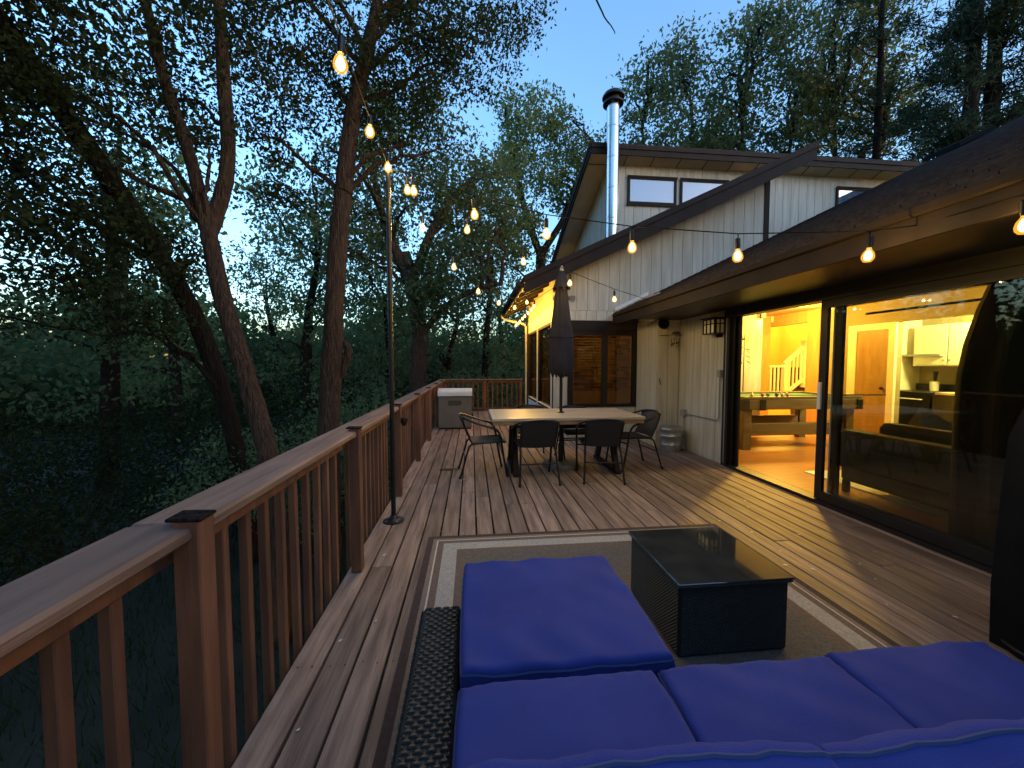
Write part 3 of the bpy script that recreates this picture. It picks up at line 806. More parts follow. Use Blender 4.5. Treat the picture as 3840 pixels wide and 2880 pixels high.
# ---------------------------------------------------------------- things fixed to the wall
sc_ = thing('wall_lantern', 'square black framed lantern with pale glass beside the glass door', 'wall lamp', (3.42, 5.14, 1.92))
MB().box(3.34, 3.49, 5.02, 5.27, 1.83, 2.02).build('glass_box', M_sconceg, sc_)
q = MB(); t = .014
for z in (1.822, 1.955, 2.02): q.box(3.33, 3.49, 5.01, 5.28, z, z+t)
for y in (5.01, 5.10, 5.19, 5.266): q.box(3.326, 3.3395, y, y+t, 1.825, 2.03)
for y in (5.004, 5.272):
    for z in (1.823, 1.956, 2.018): q.box(3.342, 3.484, y, y+.012, z, z+.011)
    for x in (3.345, 3.405, 3.468): q.box(x, x+.012, y, y+.012, 1.835, 2.017)
q.box(3.30, 3.50, 4.99, 5.30, 2.035, 2.05); q.box(3.485, 3.499, 5.08, 5.2, 1.78, 2.05)
q.build('cage', M_black, sc_)
ol = thing('outlet_box', 'grey outlet boxes linked by a conduit running down the pale wall', 'outlet box', (3.49, 5.5, .6))
MB().cbox(3.45, 3.50, 5.045, 5.115, 1.22, 1.32, .006).build('box', M_grey, ol)
MB().cbox(3.43, 3.50, 5.93, 6.02, .55, .66, .006).build('box', M_grey, ol)
MB().tube([(3.475,5.08,1.22),(3.475,5.08,.68),(3.475,5.09,.63),(3.475,5.13,.60),(3.475,5.3,.60),(3.475,5.93,.595)], .009, 6).build('conduit', M_grey, ol)
MB().tube([(3.475,5.975,.55),(3.475,5.975,.0)], .008, 6).build('conduit', M_grey, ol)
rv = thing('wall_thermometer', 'round dark disc mounted high on the pale corner wall', 'thermometer', (3.20, 6.19, 2.08))
q = MB(); n = 20
q.tube([(3.20,6.199,2.08),(3.20,6.165,2.08)], .085, n); q.build('dial', M_barkd, rv)
q = MB(); q.tube([(3.20+.085*math.cos(a), 6.162, 2.08+.085*math.sin(a)) for a in np.linspace(0, 2*math.pi, 20, endpoint=False)], .010, 6, closed=True); q.build('rim', M_black, rv)
fd = thing('hanging_ornament', 'rusty hanging bird ornament on a wire by the pale corner wall', 'ornament', (3.36, 6.1, 1.8))
MB().tube([(3.14,6.198,1.88),(3.36,6.08,1.885),(3.47,6.10,1.88)], .005, 5).build('bracket', M_stone, fd)
MB().lathe([(.075,0),(.05,.03),(.0,.045)], (3.37,6.08,1.905), 14, cap=False).build('canopy', M_stone, fd)
for (dx, dz, l) in ((-.07,-.16,.10),(-.03,-.14,.14),(.02,-.16,.09),(.055,-.15,.12),(0,-.04,.09)):
    MB().tube([(3.36+dx,6.08,1.88+dz+.1),(3.36+dx+.01,6.08,1.88+dz),(3.36+dx-.01,6.08,1.88+dz-l*.4)], .006, 5).build('chime', M_stone, fd)
for (dx, dz) in ((-.05,-.15),(.03,-.13)):
    MB().add([(3.36+dx-.045,6.08,1.88+dz),(3.36+dx,6.075,1.88+dz+.02),(3.36+dx+.05,6.08,1.88+dz+.035),(3.36+dx,6.085,1.88+dz-.02)], [(0,1,2),(0,2,3),(0,3,1),(1,3,2)]).build('bird', M_stone, fd)
hk = thing('wall_hook', 'small rust brown hook low on the pale corner wall', 'hook', (3.15, 6.2, 1.1))
MB().tube([(3.15,6.195,1.16),(3.15,6.175,1.13),(3.155,6.17,1.08),(3.165,6.18,1.06),(3.16,6.19,1.09)], .008, 6).build('hook', M_stone, hk)
fl = thing('flood_light', 'small twin head flood light on the gable wall half behind the umbrella', 'flood light', (1.65, 6.98, 2.62))
MB().cbox(1.60, 1.72, 6.95, 6.999, 2.60, 2.68, .008).build('mount', M_grey, fl)
for s in (-1, 1): MB().tube([(1.66+.06*s,6.95,2.62),(1.66+.13*s,6.86,2.59),(1.66+.16*s,6.82,2.57)], [.03,.045,.06], 10).build('lamp_head', M_grey, fl)

# ---------------------------------------------------------------- rug
rug = thing('patio_rug', 'brown patio rug with cream border stripes under the blue seating', 'rug', (.88, 1.7, .004))
q = MB(); rx0, rx1, ry0, ry1 = -.35, 2.105, -.45, 3.09; z = .010
bands = [0, .045, .075, .085, .130, .235, .30]
for k in range(6):
    a, b = bands[k], bands[k+1]; q.mi = [0, 1, 2, 3, 4, 3][k]
    for (p, r_) in (((rx0+a, ry0+a),(rx1-a, ry0+a)), ((rx1-a, ry0+a),(rx1-a, ry1-a)), ((rx1-a, ry1-a),(rx0+a, ry1-a)), ((rx0+a, ry1-a),(rx0+a, ry0+a))):
        inn = lambda P_: (rx0+b if P_[0] < 1 else rx1-b, ry0+b if P_[1] < 1 else ry1-b)
        q.add([(p[0],p[1],z),(r_[0],r_[1],z),(*inn(r_),z),(*inn(p),z)], [(0,1,2,3)])
q.mi = 5; b = bands[-1]
q.add([(rx0+b,ry0+b,z),(rx1-b,ry0+b,z),(rx1-b,ry1-b,z),(rx0+b,ry1-b,z)], [(0,1,2,3)])
q.build('pile', M_rug, rug)
MB().box(rx0+.001, rx1-.001, ry0+.001, ry1-.001, .003, .009).build('backing', M_rug[0], rug)

# ---------------------------------------------------------------- woven wicker surface
def weave(mb, P_, nu, nv, lu, lv, h):
    """P_(u, v, t) maps strand coordinates to a point t above the surface"""
    su, sv = lu/nu, lv/nv
    for jj in range(nv):
        for i in range(-1, nu):
            u0 = (i+(.5 if jj % 2 else 0))*su+su*.05; u1 = u0+su*.90
            u0, u1 = max(u0, 0), min(u1, lu)
            if u1-u0 < su*.2: continue
            v0, v1 = jj*sv+sv*.10, (jj+1)*sv-sv*.06
            e, g_ = su*.26, sv*.22; k = h*random.uniform(.75, 1.1)
            mb.add([P_(u0,v0,0),P_(u1,v0,0),P_(u1,v1,0),P_(u0,v1,0),P_(u0+e,v0+g_,k),P_(u1-e,v0+g_,k),P_(u1-e,v1-g_,k),P_(u0+e,v1-g_,k)],
                   [(0,1,5,4),(1,2,6,5),(2,3,7,6),(3,0,4,7),(4,5,6,7)])
def weave_top(mb, x0, x1, y0, y1, z, s=.022, h=.006):
    weave(mb, lambda u, v, t: (x0+u, y0+v, z+t), max(1, int((x1-x0)/(s*1.25))), max(1, int((y1-y0)/(s*.62))), x1-x0, y1-y0, h)
def weave_side(mb, x, y0, y1, z0, z1, sgn, s=.022, h=.006):
    weave(mb, lambda u, v, t: (x+sgn*t, y0+u, z0+v), max(1, int((y1-y0)/(s*1.25))), max(1, int((z1-z0)/(s*.62))), y1-y0, z1-z0, h)
def weave_front(mb, x0, x1, y, z0, z1, sgn, s=.022, h=.006):
    weave(mb, lambda u, v, t: (x0+u, y+sgn*t, z0+v), max(1, int((x1-x0)/(s*1.25))), max(1, int((z1-z0)/(s*.62))), x1-x0, z1-z0, h)

# coffee table
ct = thing('coffee_table', 'square black wicker coffee table with a reflective glass top', 'coffee table', (1.24, 1.93, .01))
MB().cbox(.965, 1.525, 1.66, 2.215, .012, .355, .01).build('body', M_wicker, ct)
q = MB(); weave_side(q, .965, 1.67, 2.205, .02, .35, -1, s=.014, h=.003); weave_front(q, .975, 1.515, 1.66, .02, .35, -1, s=.014, h=.003)
tag(q.build('weave', M_wicker, ct, fix=False), kind='stuff')
MB().cbox(.955, 1.535, 1.645, 2.225, .352, .366, .005).build('top_frame', M_wicker, ct)
M_ctglass = mat('table_glass', (.030,.033,.033), .05, var=.3, scale=9, spec=.8, coat=.6)
MB().cbox(.952, 1.538, 1.642, 2.228, .368, .378, .003).build('glass_top', M_ctglass, ct)

# outdoor sofa frame
so = thing('wicker_sofa', 'dark woven wicker corner sofa frame around the blue cushions', 'sofa', (.8, .8, .01))
MB().cbox(-.225, -.055, .05, 1.725, .012, .295, .012).build('side_panel', M_wicker, so)
q = MB(); weave_top(q, -.215, -.062, .6, 1.72, .295, s=.026, h=.008); weave_side(q, -.225, .6, 1.72, .02, .29, -1, s=.026); weave_front(q, -.215, -.06, 1.725, .02, .29, 1, s=.026)
tag(q.build('weave', M_wicker, so, fix=False), kind='stuff')
MB().cbox(-.045, 1.85, .40, 1.17, .012, .285, .012).build('seat_base', M_wicker, so)
MB().cbox(-.045, 2.0, .12, .40, .012, .62, .02).build('backrest', M_wicker, so)
MB().cbox(1.86, 2.02, .12, 1.12, .012, .36, .02).build('armrest', M_wicker, so)
ot = thing('ottoman', 'low wicker ottoman frame under the farthest blue cushion', 'ottoman', (.33, 1.57, .01))
MB().cbox(-.03, .70, 1.22, 1.93, .012, .285, .012).build('frame', M_wicker, ot)

def cushion(name, label, x0, x1, y0, y1, z0, z1, puff=.014, rz=0, group='blue seat cushions', wr=0.0, seed=0, nx=44, ny=44, tilt=0):
    """soft box: rounded edges, puffed top, light creases, piping seam around the top edge"""
    rg_ = np.random.default_rng(seed)
    cx, cy_ = (x0+x1)/2, (y0+y1)/2; hx, hy = (x1-x0)/2, (y1-y0)/2; h = z1-z0
    ph = rg_.uniform(0, 6.28, 8); fr_ = rg_.uniform(3, 12, 8); an = rg_.uniform(0, 3.14, 8)
    vs = []; fs = []
    def prof(u):   # -1..1 -> inset near the edge
        return math.copysign(abs(u)**1.0, u)
    rad = min(.020, h*.3)
    for i in range(nx+1):
        for jj in range(ny+1):
            u = -1+2*i/nx; w = -1+2*jj/ny
            u = math.copysign(1-(1-abs(u))**1.5, u); w = math.copysign(1-(1-abs(w))**1.5, w)
            x = u*(hx); y = w*(hy)
            ex = min(hx-abs(x), hy-abs(y))
            e = max(0., 1-ex/rad)
            z = h - rad*(1-math.sqrt(max(0, 1-e*e)))
            z += puff*(1-u**4)*(1-w**4)
            for kk in range(8):
                z += wr*.0017*math.sin((x*math.cos(an[kk])+y*math.sin(an[kk]))*fr_[kk]*4+ph[kk])*(.4+.6*max(abs(u), abs(w))**3)
            z += wr*.0016*math.sin((x if abs(w) > abs(u) else y)*95+ph[0]+1.5*math.sin(x*23+y*19))*max(0, 1-ex/.05)
            cr = .006*(abs(u)*abs(w))**6
            bow = .006
            x2 = x*(1-bow*(1-w*w)*0 ) + math.copysign(bow*(1-w*w), x)*abs(u)**6
            y2 = y + math.copysign(bow*(1-u*u), y)*abs(w)**6
            vs.append((x2*(1-cr), y2*(1-cr), z))
    idx = lambda i, jj: i*(ny+1)+jj
    for i in range(nx):
        for jj in range(ny): fs.append((idx(i,jj), idx(i+1,jj), idx(i+1,jj+1), idx(i,jj+1)))
    ring = [idx(i,0) for i in range(nx)] + [idx(nx,jj) for jj in range(ny)] + [idx(i,ny) for i in range(nx,0,-1)] + [idx(0,jj) for jj in range(ny,0,-1)]
    nt_ = len(vs)
    rows = [ring]
    for (zf, bul) in ((.45, .006), (.12, .004), (0, -.002)):
        row = []
        for r_ in ring:
            x, y, z = vs[r_]; l = math.hypot(x/hx, y/hy)
            row.append(len(vs)); vs.append((x*(1+bul/hx*1.0), y*(1+bul/hy), h*zf))
        rows.append(row)
    for a, b in zip(rows[:-1], rows[1:]):
        for k in range(len(a)):
            k2 = (k+1) % len(a); fs.append((a[k], b[k], b[k2], a[k2]))
    fs.append(tuple(rows[-1]))
    root = thing(name, label, 'cushion', (cx, cy_, z0), group)
    m = MB(); m.add(vs, fs)
    me = m.mesh('cover', M_cush, (0,0,0)); fix_normals(me)
    me.polygons.foreach_set('use_smooth', [True]*len(me.polygons)); me.update()
    o = bpy.data.objects.new('cover', me); COL.objects.link(o); o.parent = root
    pr = [Vector(vs[r_]) for r_ in ring[::2]]
    pm_ = MB().tube([p*1.003 + Vector((0,0,-.004)) for p in pr], .0042, 5, closed=True).mesh('piping', M_cushd)
    o2 = bpy.data.objects.new('piping', pm_); COL.objects.link(o2); o2.parent = root
    root.rotation_euler = (R(tilt), 0, R(rz))
    return root
G1 = 'blue cushions of the outdoor seating'
cushion('seat_cushion', 'square blue cushion on the ottoman, next to the coffee table and farthest away', -.04, .705, 1.235, 1.945, .288, .385, .007, 0, G1, 1.0, 1)
cushion('seat_cushion', 'blue seat cushion in the sofa corner beside the woven side panel', -.045, .60, .50, 1.185, .288, .385, .007, 0, G1, 1.0, 2)
cushion('seat_cushion', 'blue seat cushion in the middle of the sofa, below the coffee table', .615, 1.235, .50, 1.180, .288, .385, .007, -.6, G1, 1.0, 3)
cushion('seat_cushion', 'blue seat cushion at the right end of the sofa', 1.24, 1.87, .50, 1.190, .288, .385, .007, -.8, G1, 1.0, 4)
def back_cushion(label, x0, x1, z0, z1, y, seed, rz=0):
    c = cushion('back_cushion', label, x0, x1, -(z1-z0)/2, (z1-z0)/2, 0, .15, .03, 0, G1, 1.0, seed)
    c.location = ((x0+x1)/2, y, (z0+z1)/2); c.rotation_euler = (R(-78), 0, R(rz))
    return c
back_cushion('blue back cushion close to the viewer, leftmost on the sofa backrest', -.05, .555, .39, .765, .445, 5, -1)
back_cushion('blue back cushion close to the viewer, second from the left', .57, 1.19, .39, .742, .445, 6, -1)
back_cushion('blue back cushion at the right end of the sofa backrest', 1.20, 1.83, .39, .735, .445, 7, -1)

# dark covered object right of the sofa
dc = thing('covered_furniture', 'tall dark shrouded object at the right edge beside the sofa', 'covered object', (2.79, 1.45, 0))
q = MB(); prof_ = [(0,.20),(.3,.205),(.75,.20),(1.05,.19),(1.18,.16),(1.22,.05)]
n = 26
for (z, r_) in prof_:
    for k in range(n):
        a = 2*math.pi*k/n; rr = r_*(1+.045*math.sin(k*2.7)+.02*math.sin(k*5.1+z*4))
        ca, sa = math.cos(a), math.sin(a)
        e = (abs(ca)**4+abs(sa)**4)**(-.25)
        q.v.append((2.785+rr*ca*e, 1.45+rr*sa*e, z))
for i in range(len(prof_)-1):
    for k in range(n):
        k2 = (k+1) % n; q.f.append((i*n+k, i*n+k2, (i+1)*n+k2, (i+1)*n+k)); q.m.append(0)
q.f.append(tuple((len(prof_)-1)*n+k for k in range(n))); q.m.append(0)
q.build('cover', M_darkcov, dc, smooth=True)
MB().tube([(2.785+.2*math.cos(a)*1.1,1.45+.2*math.sin(a)*1.1,.04) for a in np.linspace(0,6.283,24,endpoint=False)], .008, 6, closed=True).build('drawcord', M_black, dc)

# ---------------------------------------------------------------- light pole and strings
lpole = thing('light_pole', 'slim dark metal pole on a round foot holding the string lights', 'pole', (-.70, 3.47, 0))
MB().tube([(-.70,3.47,.008),(-.70,3.47,3.03)], .021, 12).build('pole', M_black, lpole, smooth=True)
MB().lathe([(.092,0.001),(.092,.008),(.06,.013),(.035,.03),(.024,.06)], (-.70,3.47,0), 20).build('foot', M_black, lpole, smooth=True)
for a in (.6, 2.2, 3.8, 5.3): MB().lathe([(.008,0),(.008,.012),(0,.014)], (-.70+.072*math.cos(a),3.47+.072*math.sin(a),.008), 6).build('bolt', M_steel, lpole)
MB().tube([(-.70,3.47,3.02),(-.69,3.47,3.06),(-.67,3.47,3.06),(-.665,3.47,3.03)], .006, 6).build('hook', M_black, lpole)

bulb_prof = [(.012,.0),(.017,-.010),(.031,-.030),(.038,-.054),(.036,-.074),(.024,-.090),(.0,-.097)]
bulb_me = MB().lathe([(r_*.86, z*.9) for r_, z in bulb_prof], (0,0,0), 12, cap=False).mesh('bulb', M_bulb, smooth=True)
bulb_light = bpy.data.lights.new('filament_light', 'POINT'); bulb_light.energy = .80; bulb_light.color = (1, .66, .22); bulb_light.shadow_soft_size = .012
fil_me = MB().lathe([(.004,-.012),(.013,-.024),(.020,-.043),(.020,-.058),(.012,-.070),(.0,-.074)], (0,0,0), 10, cap=False).mesh('filament', M_fil, smooth=True)
sock_me = MB().lathe([(.006,.075),(.016,.068),(.017,.02),(.014,.0)], (0,0,0), 10).mesh('socket', M_black, smooth=True)
tee_me = MB().lathe([(.004,.11),(.010,.10),(.010,.075),(.004,.07)], (0,0,0), 8).mesh('drop_joint', M_black)
bulb_light2 = bulb_light.copy(); bulb_light2.energy = 1.9; bulb_light2.color = (1, .58, .10)
def string_light(label, pts, bulbs, sag=0.0, seg=8, drop=.035, lamp_=None):
    root = thing('string_light', label, 'string lights', pts[0], 'strings of warm bulbs around the deck')
    path = []
    for p, q_ in zip(pts[:-1], pts[1:]):
        p = Vector(p); q_ = Vector(q_)
        for k in range(seg):
            t = k/seg; v = p.lerp(q_, t); v.z -= sag*4*t*(1-t)*(q_-p).length; path.append(v)
    path.append(Vector(pts[-1]))
    MB().tube(path, .0040, 5).build('wire', M_rubber, root)
    for b in bulbs:
        b = Vector(b)
        # drop cord from the wire point nearest in plan
        best = min(path, key=lambda v: (v.xy-b.xy).length)
        top = Vector((b.x, b.y, max(b.z+.10, best.z if abs(best.z-b.z) < .3 else b.z+.12)))
        s = inst('socket', sock_me, root, (b.x, b.y, b.z+.035), (R(random.uniform(-6,6)), R(random.uniform(-6,6)), random.uniform(0, 6)))
        bu = bpy.data.objects.new('bulb', bulb_me); COL.objects.link(bu); bu.parent = s
        fo = bpy.data.objects.new('filament', fil_me); COL.objects.link(fo); fo.parent = s
        ld = lamp_ or bulb_light; lo = bpy.data.objects.new('filament_light', ld); COL.objects.link(lo); lo.parent = s; lo.location = (0,0,-.048)
        MB().tube([(b.x,b.y,b.z+.10), top], .004, 5).build('drop_cord', M_rubber, root)
def wirepts(bulbs, start, end, dz=.135):
    return [start] + [(b[0], b[1], b[2]+dz) for b in bulbs] + [end]
B1 = [(-.586,1.9,2.78),(-.682,2.8,2.995),(-.695,3.44,3.075)]
string_light('string of bulbs rising overhead towards the viewer from the top of the pole', [(-.50,1.2,2.72),(-.586,1.9,2.90),(-.682,2.8,3.08),(-.70,3.46,3.09)], B1)
B2 = [(-.477,3.378,2.862),(.027,3.161,2.609),(.569,2.927,2.394),(1.14,2.68,2.241),(1.753,2.415,2.124),(2.404,2.135,2.068)]
string_light('nearest string of bulbs crossing the deck from the pole to the right eave', wirepts(B2, (-.69,3.47,3.06), (2.63,2.05,2.22)) + [(2.60,1.6,2.20),(2.61,.8,2.22)], B2 + [(2.58,1.58,2.06)])
B5 = [(-.555,3.558,2.946),(-.032,3.898,2.737),(.581,4.296,2.548),(1.213,4.708,2.409),(1.97,5.2,2.307),(2.743,5.703,2.243),(3.3,6.05,2.215)]
string_light('farther string of bulbs crossing from the pole to the corner under the near eave', wirepts(B5, (-.69,3.47,3.06), (3.44,6.15,2.30), .13), B5)
B3 = [(-.474,3.961,2.76),(-.2,4.584,2.539),(.095,5.256,2.388),(.43,6.018,2.36),(.761,6.769,2.404),(.99,6.9,2.52)]
B6 = [(1.22,7.466,2.53),(1.22,7.85,2.52),(1.22,8.30,2.51),(1.22,8.75,2.50),(1.22,9.2,2.50),(1.22,9.7,2.49),(1.22,10.2,2.48),(1.22,10.6,2.47)]
string_light('string of bulbs from the pole along the railing side to the wing eave', wirepts(B3, (-.69,3.47,3.06), (1.2,7.1,2.70)), B3)
string_light('row of bulbs under the wing eave lighting the wall yellow', wirepts(B6, (1.5,7.05,2.80), (1.22,10.65,2.62), .11), B6, lamp_=bulb_light2)

# ---------------------------------------------------------------- dining table
dt = thing('dining_table', 'rectangular outdoor dining table with a pale wood top on the deck', 'table', (1.21, 5.12, 0))
tx0, tx1, ty0, ty1 = .245, 2.175, 4.615, 5.63
nbd = 7; w = (ty1-ty0-.12)/nbd
for k in range(nbd):
    a = ty0+.06+k*w; MB().cbox(tx0+.062, tx1-.062, a+.0008, a+w-.0008, .708, .738, .0015).build('top_board', M_table, dt)
for q_ in ((tx0,tx1,ty0,ty0+.06),(tx0,tx1,ty1-.06,ty1),(tx0,tx0+.06,ty0+.061,ty1-.061),(tx1-.06,tx1,ty0+.061,ty1-.061)): MB().cbox(*q_, .7065, .74, .003).build('top_border', M_table, dt)
for q_ in ((tx0+.012,tx1-.012,ty0+.010,ty0+.035),(tx0+.012,tx1-.012,ty1-.035,ty1-.010),(tx0+.012,tx0+.037,ty0+.035,ty1-.035),(tx1-.037,tx1-.012,ty0+.035,ty1-.035)): MB().cbox(*q_, .655, .706, .003).build('apron', M_tableed, dt)
for x in (.55, 1.85):
    MB().beam((x,4.72,.03),(x,5.02,.66), .085, .06, (1,0,0)).build('leg', M_trim, dt); MB().beam((x,5.50,.03),(x,5.22,.66), .085, .06, (1,0,0)).build('leg', M_trim, dt)
    MB().cbox(x-.04, x+.04, 4.66, 5.56, 0, .045, .006).build('foot', M_trim, dt); MB().cbox(x-.04, x+.04, 4.95, 5.3, .63, .69, .006).build('bracket', M_trim, dt)
MB().cbox(.55, 1.85, 5.09, 5.15, .56, .62, .005).build('stretcher', M_trim, dt)

# umbrella
um = thing('patio_umbrella', 'closed dark patio umbrella standing through the dining table', 'umbrella', (1.215, 5.15, 0))
MB().tube([(1.215,5.15,.03),(1.215,5.15,2.62)], .022, 12).build('pole', M_black, um, smooth=True)
MB().lathe([(.25,0),(.25,.035),(.235,.05),(.06,.06),(.05,.07)], (1.215,5.15,0), 26).build('base', M_concr, um, smooth=True)
MB().lathe([(.035,.05),(.035,.30),(.028,.32)], (1.215,5.15,0), 14).build('base_tube', M_black, um, smooth=True)
MB().lathe([(.05,0),(.05,.008),(.03,.016)], (1.215,5.15,.741), 14).build('table_ring', M_black, um)
def folded(prof, n=64, folds=8, amp=.22, tw=.35, c=(1.215,5.15)):
    q = MB()
    for zi, (z, r_) in enumerate(prof):
        t = zi/(len(prof)-1)
        for k in range(n):
            a = 2*math.pi*k/n
            f = math.cos(folds*(a+tw*t)+.6*math.sin(a*2))
            rr = r_*(1-amp*t**.5*(.5-.5*f) + .05*math.sin(3*a+zi*.7))
            zz_ = z - (.045*max(0, math.cos(folds*(a+tw*t))) if zi == 0 else 0)
            q.v.append((c[0]+rr*math.cos(a), c[1]+rr*math.sin(a), zz_))
    for i in range(len(prof)-1):
        for k in range(n):
            k2 = (k+1) % n; q.f.append((i*n+k, i*n+k2, (i+1)*n+k2, (i+1)*n+k)); q.m.append(0)
    return q
folded([(1.26,.125),(1.30,.155),(1.37,.178),(1.48,.174),(1.65,.163),(1.85,.150),(2.05,.122),(2.25,.098),(2.42,.080),(2.56,.052),(2.63,.028)][::1]).build('canopy', M_umb, um, smooth=True)
folded([(2.42,.118),(2.46,.108),(2.54,.078),(2.60,.052),(2.66,.026)], folds=8, amp=.15).build('vent_flap', M_umb, um, smooth=True)
MB().lathe([(.026,0),(.03,.02),(.022,.05),(.012,.075),(0,.085)], (1.215,5.15,2.645), 12, cap=False).build('finial', M_grey, um, smooth=True)
MB().tube([(1.215+.172*math.cos(a),5.15+.172*math.sin(a),1.78+.02*math.sin(a)) for a in np.linspace(0,6.283,26,endpoint=False)], .006, 5, closed=True).build('tie_strap', M_umb, um)

# chairs
def bez(pts, n=10):
    """catmull-rom through points"""
    P_ = [Vector(p) for p in pts]; out = []
    for i in range(len(P_)-1):
        p0 = P_[max(i-1,0)]; p1 = P_[i]; p2 = P_[i+1]; p3 = P_[min(i+2,len(P_)-1)]
        for k in range(n):
            t = k/n
            out.append(.5*((2*p1)+(p2-p0)*t+(2*p0-5*p1+4*p2-p3)*t*t+(3*p1-p0-3*p2+p3)*t**3))
    out.append(P_[-1]); return out
def make_chair():
    r0 = thing('bistro_chair', 'chair', 'chair', (0,0,0), 'black sling chairs around the dining table')
    fl_ = [(-.245,.27,.0),(-.255,.215,.30),(-.262,.185,.50),(-.268,.13,.595),(-.272,.02,.635),(-.262,-.13,.685),(-.20,-.25,.735),(-.10,-.305,.752),(0,-.318,.757)]
    full = fl_ + [(-p[0],p[1],p[2]) for p in fl_[:-1][::-1]]
    MB().tube(bez(full, 5), .0135, 8).build('arm_frame', M_black, r0, smooth=True)
    for s in (-1, 1):
        MB().tube(bez([(s*.215,.245,.425),(s*.215,.20,.432),(s*.212,0,.425),(s*.205,-.13,.415),(s*.205,-.185,.395),(s*.212,-.215,.33),(s*.235,-.31,.0)], 4), .0125, 8).build('rear_leg', M_black, r0, smooth=True)
        MB().tube(bez([(s*.205,-.16,.418),(s*.205,-.20,.50),(s*.215,-.26,.65),(s*.21,-.275,.735)], 4), .011, 8).build('back_post', M_black, r0, smooth=True)
    MB().tube([(-.215,.245,.425),(.215,.245,.425)], .0125, 8).build('seat_bar', M_black, r0, smooth=True)
    MB().tube([(-.222,-.245,.24),(.222,-.245,.24)], .009, 8).build('stretcher', M_black, r0, smooth=True)
    MB().tube([(-.257,.21,.36),(.257,.21,.36)], .009, 8).build('stretcher', M_black, r0, smooth=True)
    def sheet(f, nu, nv, th):
        q = MB()
        for s in (0, 1):
            for i in range(nu+1):
                for jj in range(nv+1):
                    p, nrm = f(i/nu, jj/nv); q.v.append(tuple(Vector(p)+Vector(nrm)*th*(s-.5)))
        o = (nu+1)*(nv+1); ix = lambda i, jj: i*(nv+1)+jj
        for i in range(nu):
            for jj in range(nv):
                a = (ix(i,jj), ix(i+1,jj), ix(i+1,jj+1), ix(i,jj+1)); q.f.append(a); q.f.append(tuple(k+o for k in a[::-1])); q.m += [0,0]
        for i in range(nu):
            q.f += [(ix(i,0),ix(i+1,0),ix(i+1,0)+o,ix(i,0)+o),(ix(i,nv),ix(i+1,nv),ix(i+1,nv)+o,ix(i,nv)+o)]; q.m += [0,0]
        for jj in range(nv):
            q.f += [(ix(0,jj),ix(0,jj+1),ix(0,jj+1)+o,ix(0,jj)+o),(ix(nu,jj),ix(nu,jj+1),ix(nu,jj+1)+o,ix(nu,jj)+o)]; q.m += [0,0]
        return q
    sheet(lambda u, v: ((-.215+.43*u, -.16+.41*v, .428-.025*math.sin(math.pi*u)*(.4+.6*math.sin(math.pi*v))), (0,0,1)), 8, 6, .012).build('seat', M_mesh, r0, smooth=True)
    def bk(u, v):
        w = .205+.02*v; x = -w+2*w*u; y = -.17-.115*v-.03*math.sin(math.pi*u)*(.4+.6*v); z = .43+.31*v + .012*math.sin(math.pi*u)*v
        return (x, y, z), (0, 1, .3)
    sheet(bk, 8, 6, .010).build('backrest', M_mesh, r0, smooth=True)
    for (x, y) in ((-.245,.27),(.245,.27),(-.235,-.31),(.235,-.31)): MB().lathe([(.016,0),(.016,.03)], (x,y,0), 8).build('foot_cap', M_black, r0)
    return r0
ch0 = make_chair()
CH = [((.15, 4.94), -90+4, 'black sling chair at the left end of the dining table, seen from its side'),
      ((.765, 4.60), 2, 'black sling chair on the near side of the table, left one with its back turned'),
      ((1.575, 4.585), -8, 'black sling chair on the near side of the table, right one with its back turned'),
      ((2.19, 5.04), 96, 'black sling chair at the right end of the dining table by the pale wall'),
      ((1.52, 5.46), 182, 'black sling chair on the far side of the table behind the umbrella pole'),
      ((.88, 5.62), 178, 'black sling chair at the far left of the table, mostly hidden by its top')]
for k, ((x, y), a, lab) in enumerate(CH):
    o = ch0 if k == 0 else copy_tree(ch0)
    o.location = (x, y, .002); o.rotation_euler = (0, 0, R(a)); o['label'] = lab

# storage box
bx = thing('storage_box', 'grey brown storage box with a pale rolled cover, at the far end of the deck', 'storage box', (-.36, 8.6, 0))
MB().cbox(-.715, .0, 8.32, 8.85, .02, .735, .02).build('body', M_box, bx)
MB().cbox(-.70, -.02, 8.335, 8.84, 0, .02, .004).build('plinth', M_black, bx)
MB().cbox(-.50, -.22, 8.312, 8.322, .52, .62, .006).build('handle_recess', M_dark, bx)  # raised dark panel; the hollow's shade is put into its colour
q = MB(); n = 14
pr = []
for k in range(n+1):
    a = math.pi*k/n; pr.append((8.58-.30*math.cos(a), .745+.125*math.sin(a)**.6))
pr = [(8.28,.72)] + pr + [(8.88,.72)]
q.prism(pr, 'x', -.72, .01); q.build('lid', M_lid, bx)
st_ = MB(); rr_ = random.Random(3); pts_ = []
for k in range(22):
    a = 2*math.pi*k/22; pts_.append((-.30+(.16*abs(math.cos(a))**.7*math.copysign(1, math.cos(a)))*rr_.uniform(.5, 1.1), 5.12+.05*math.sin(a)*rr_.uniform(.5, 1.2), .0035))
st_.add(pts_, [tuple(range(22))])
tag(st_.build('stain', M_black, fix=False), 'dark burnt stain on the deck boards left of the dining table', 'stain')
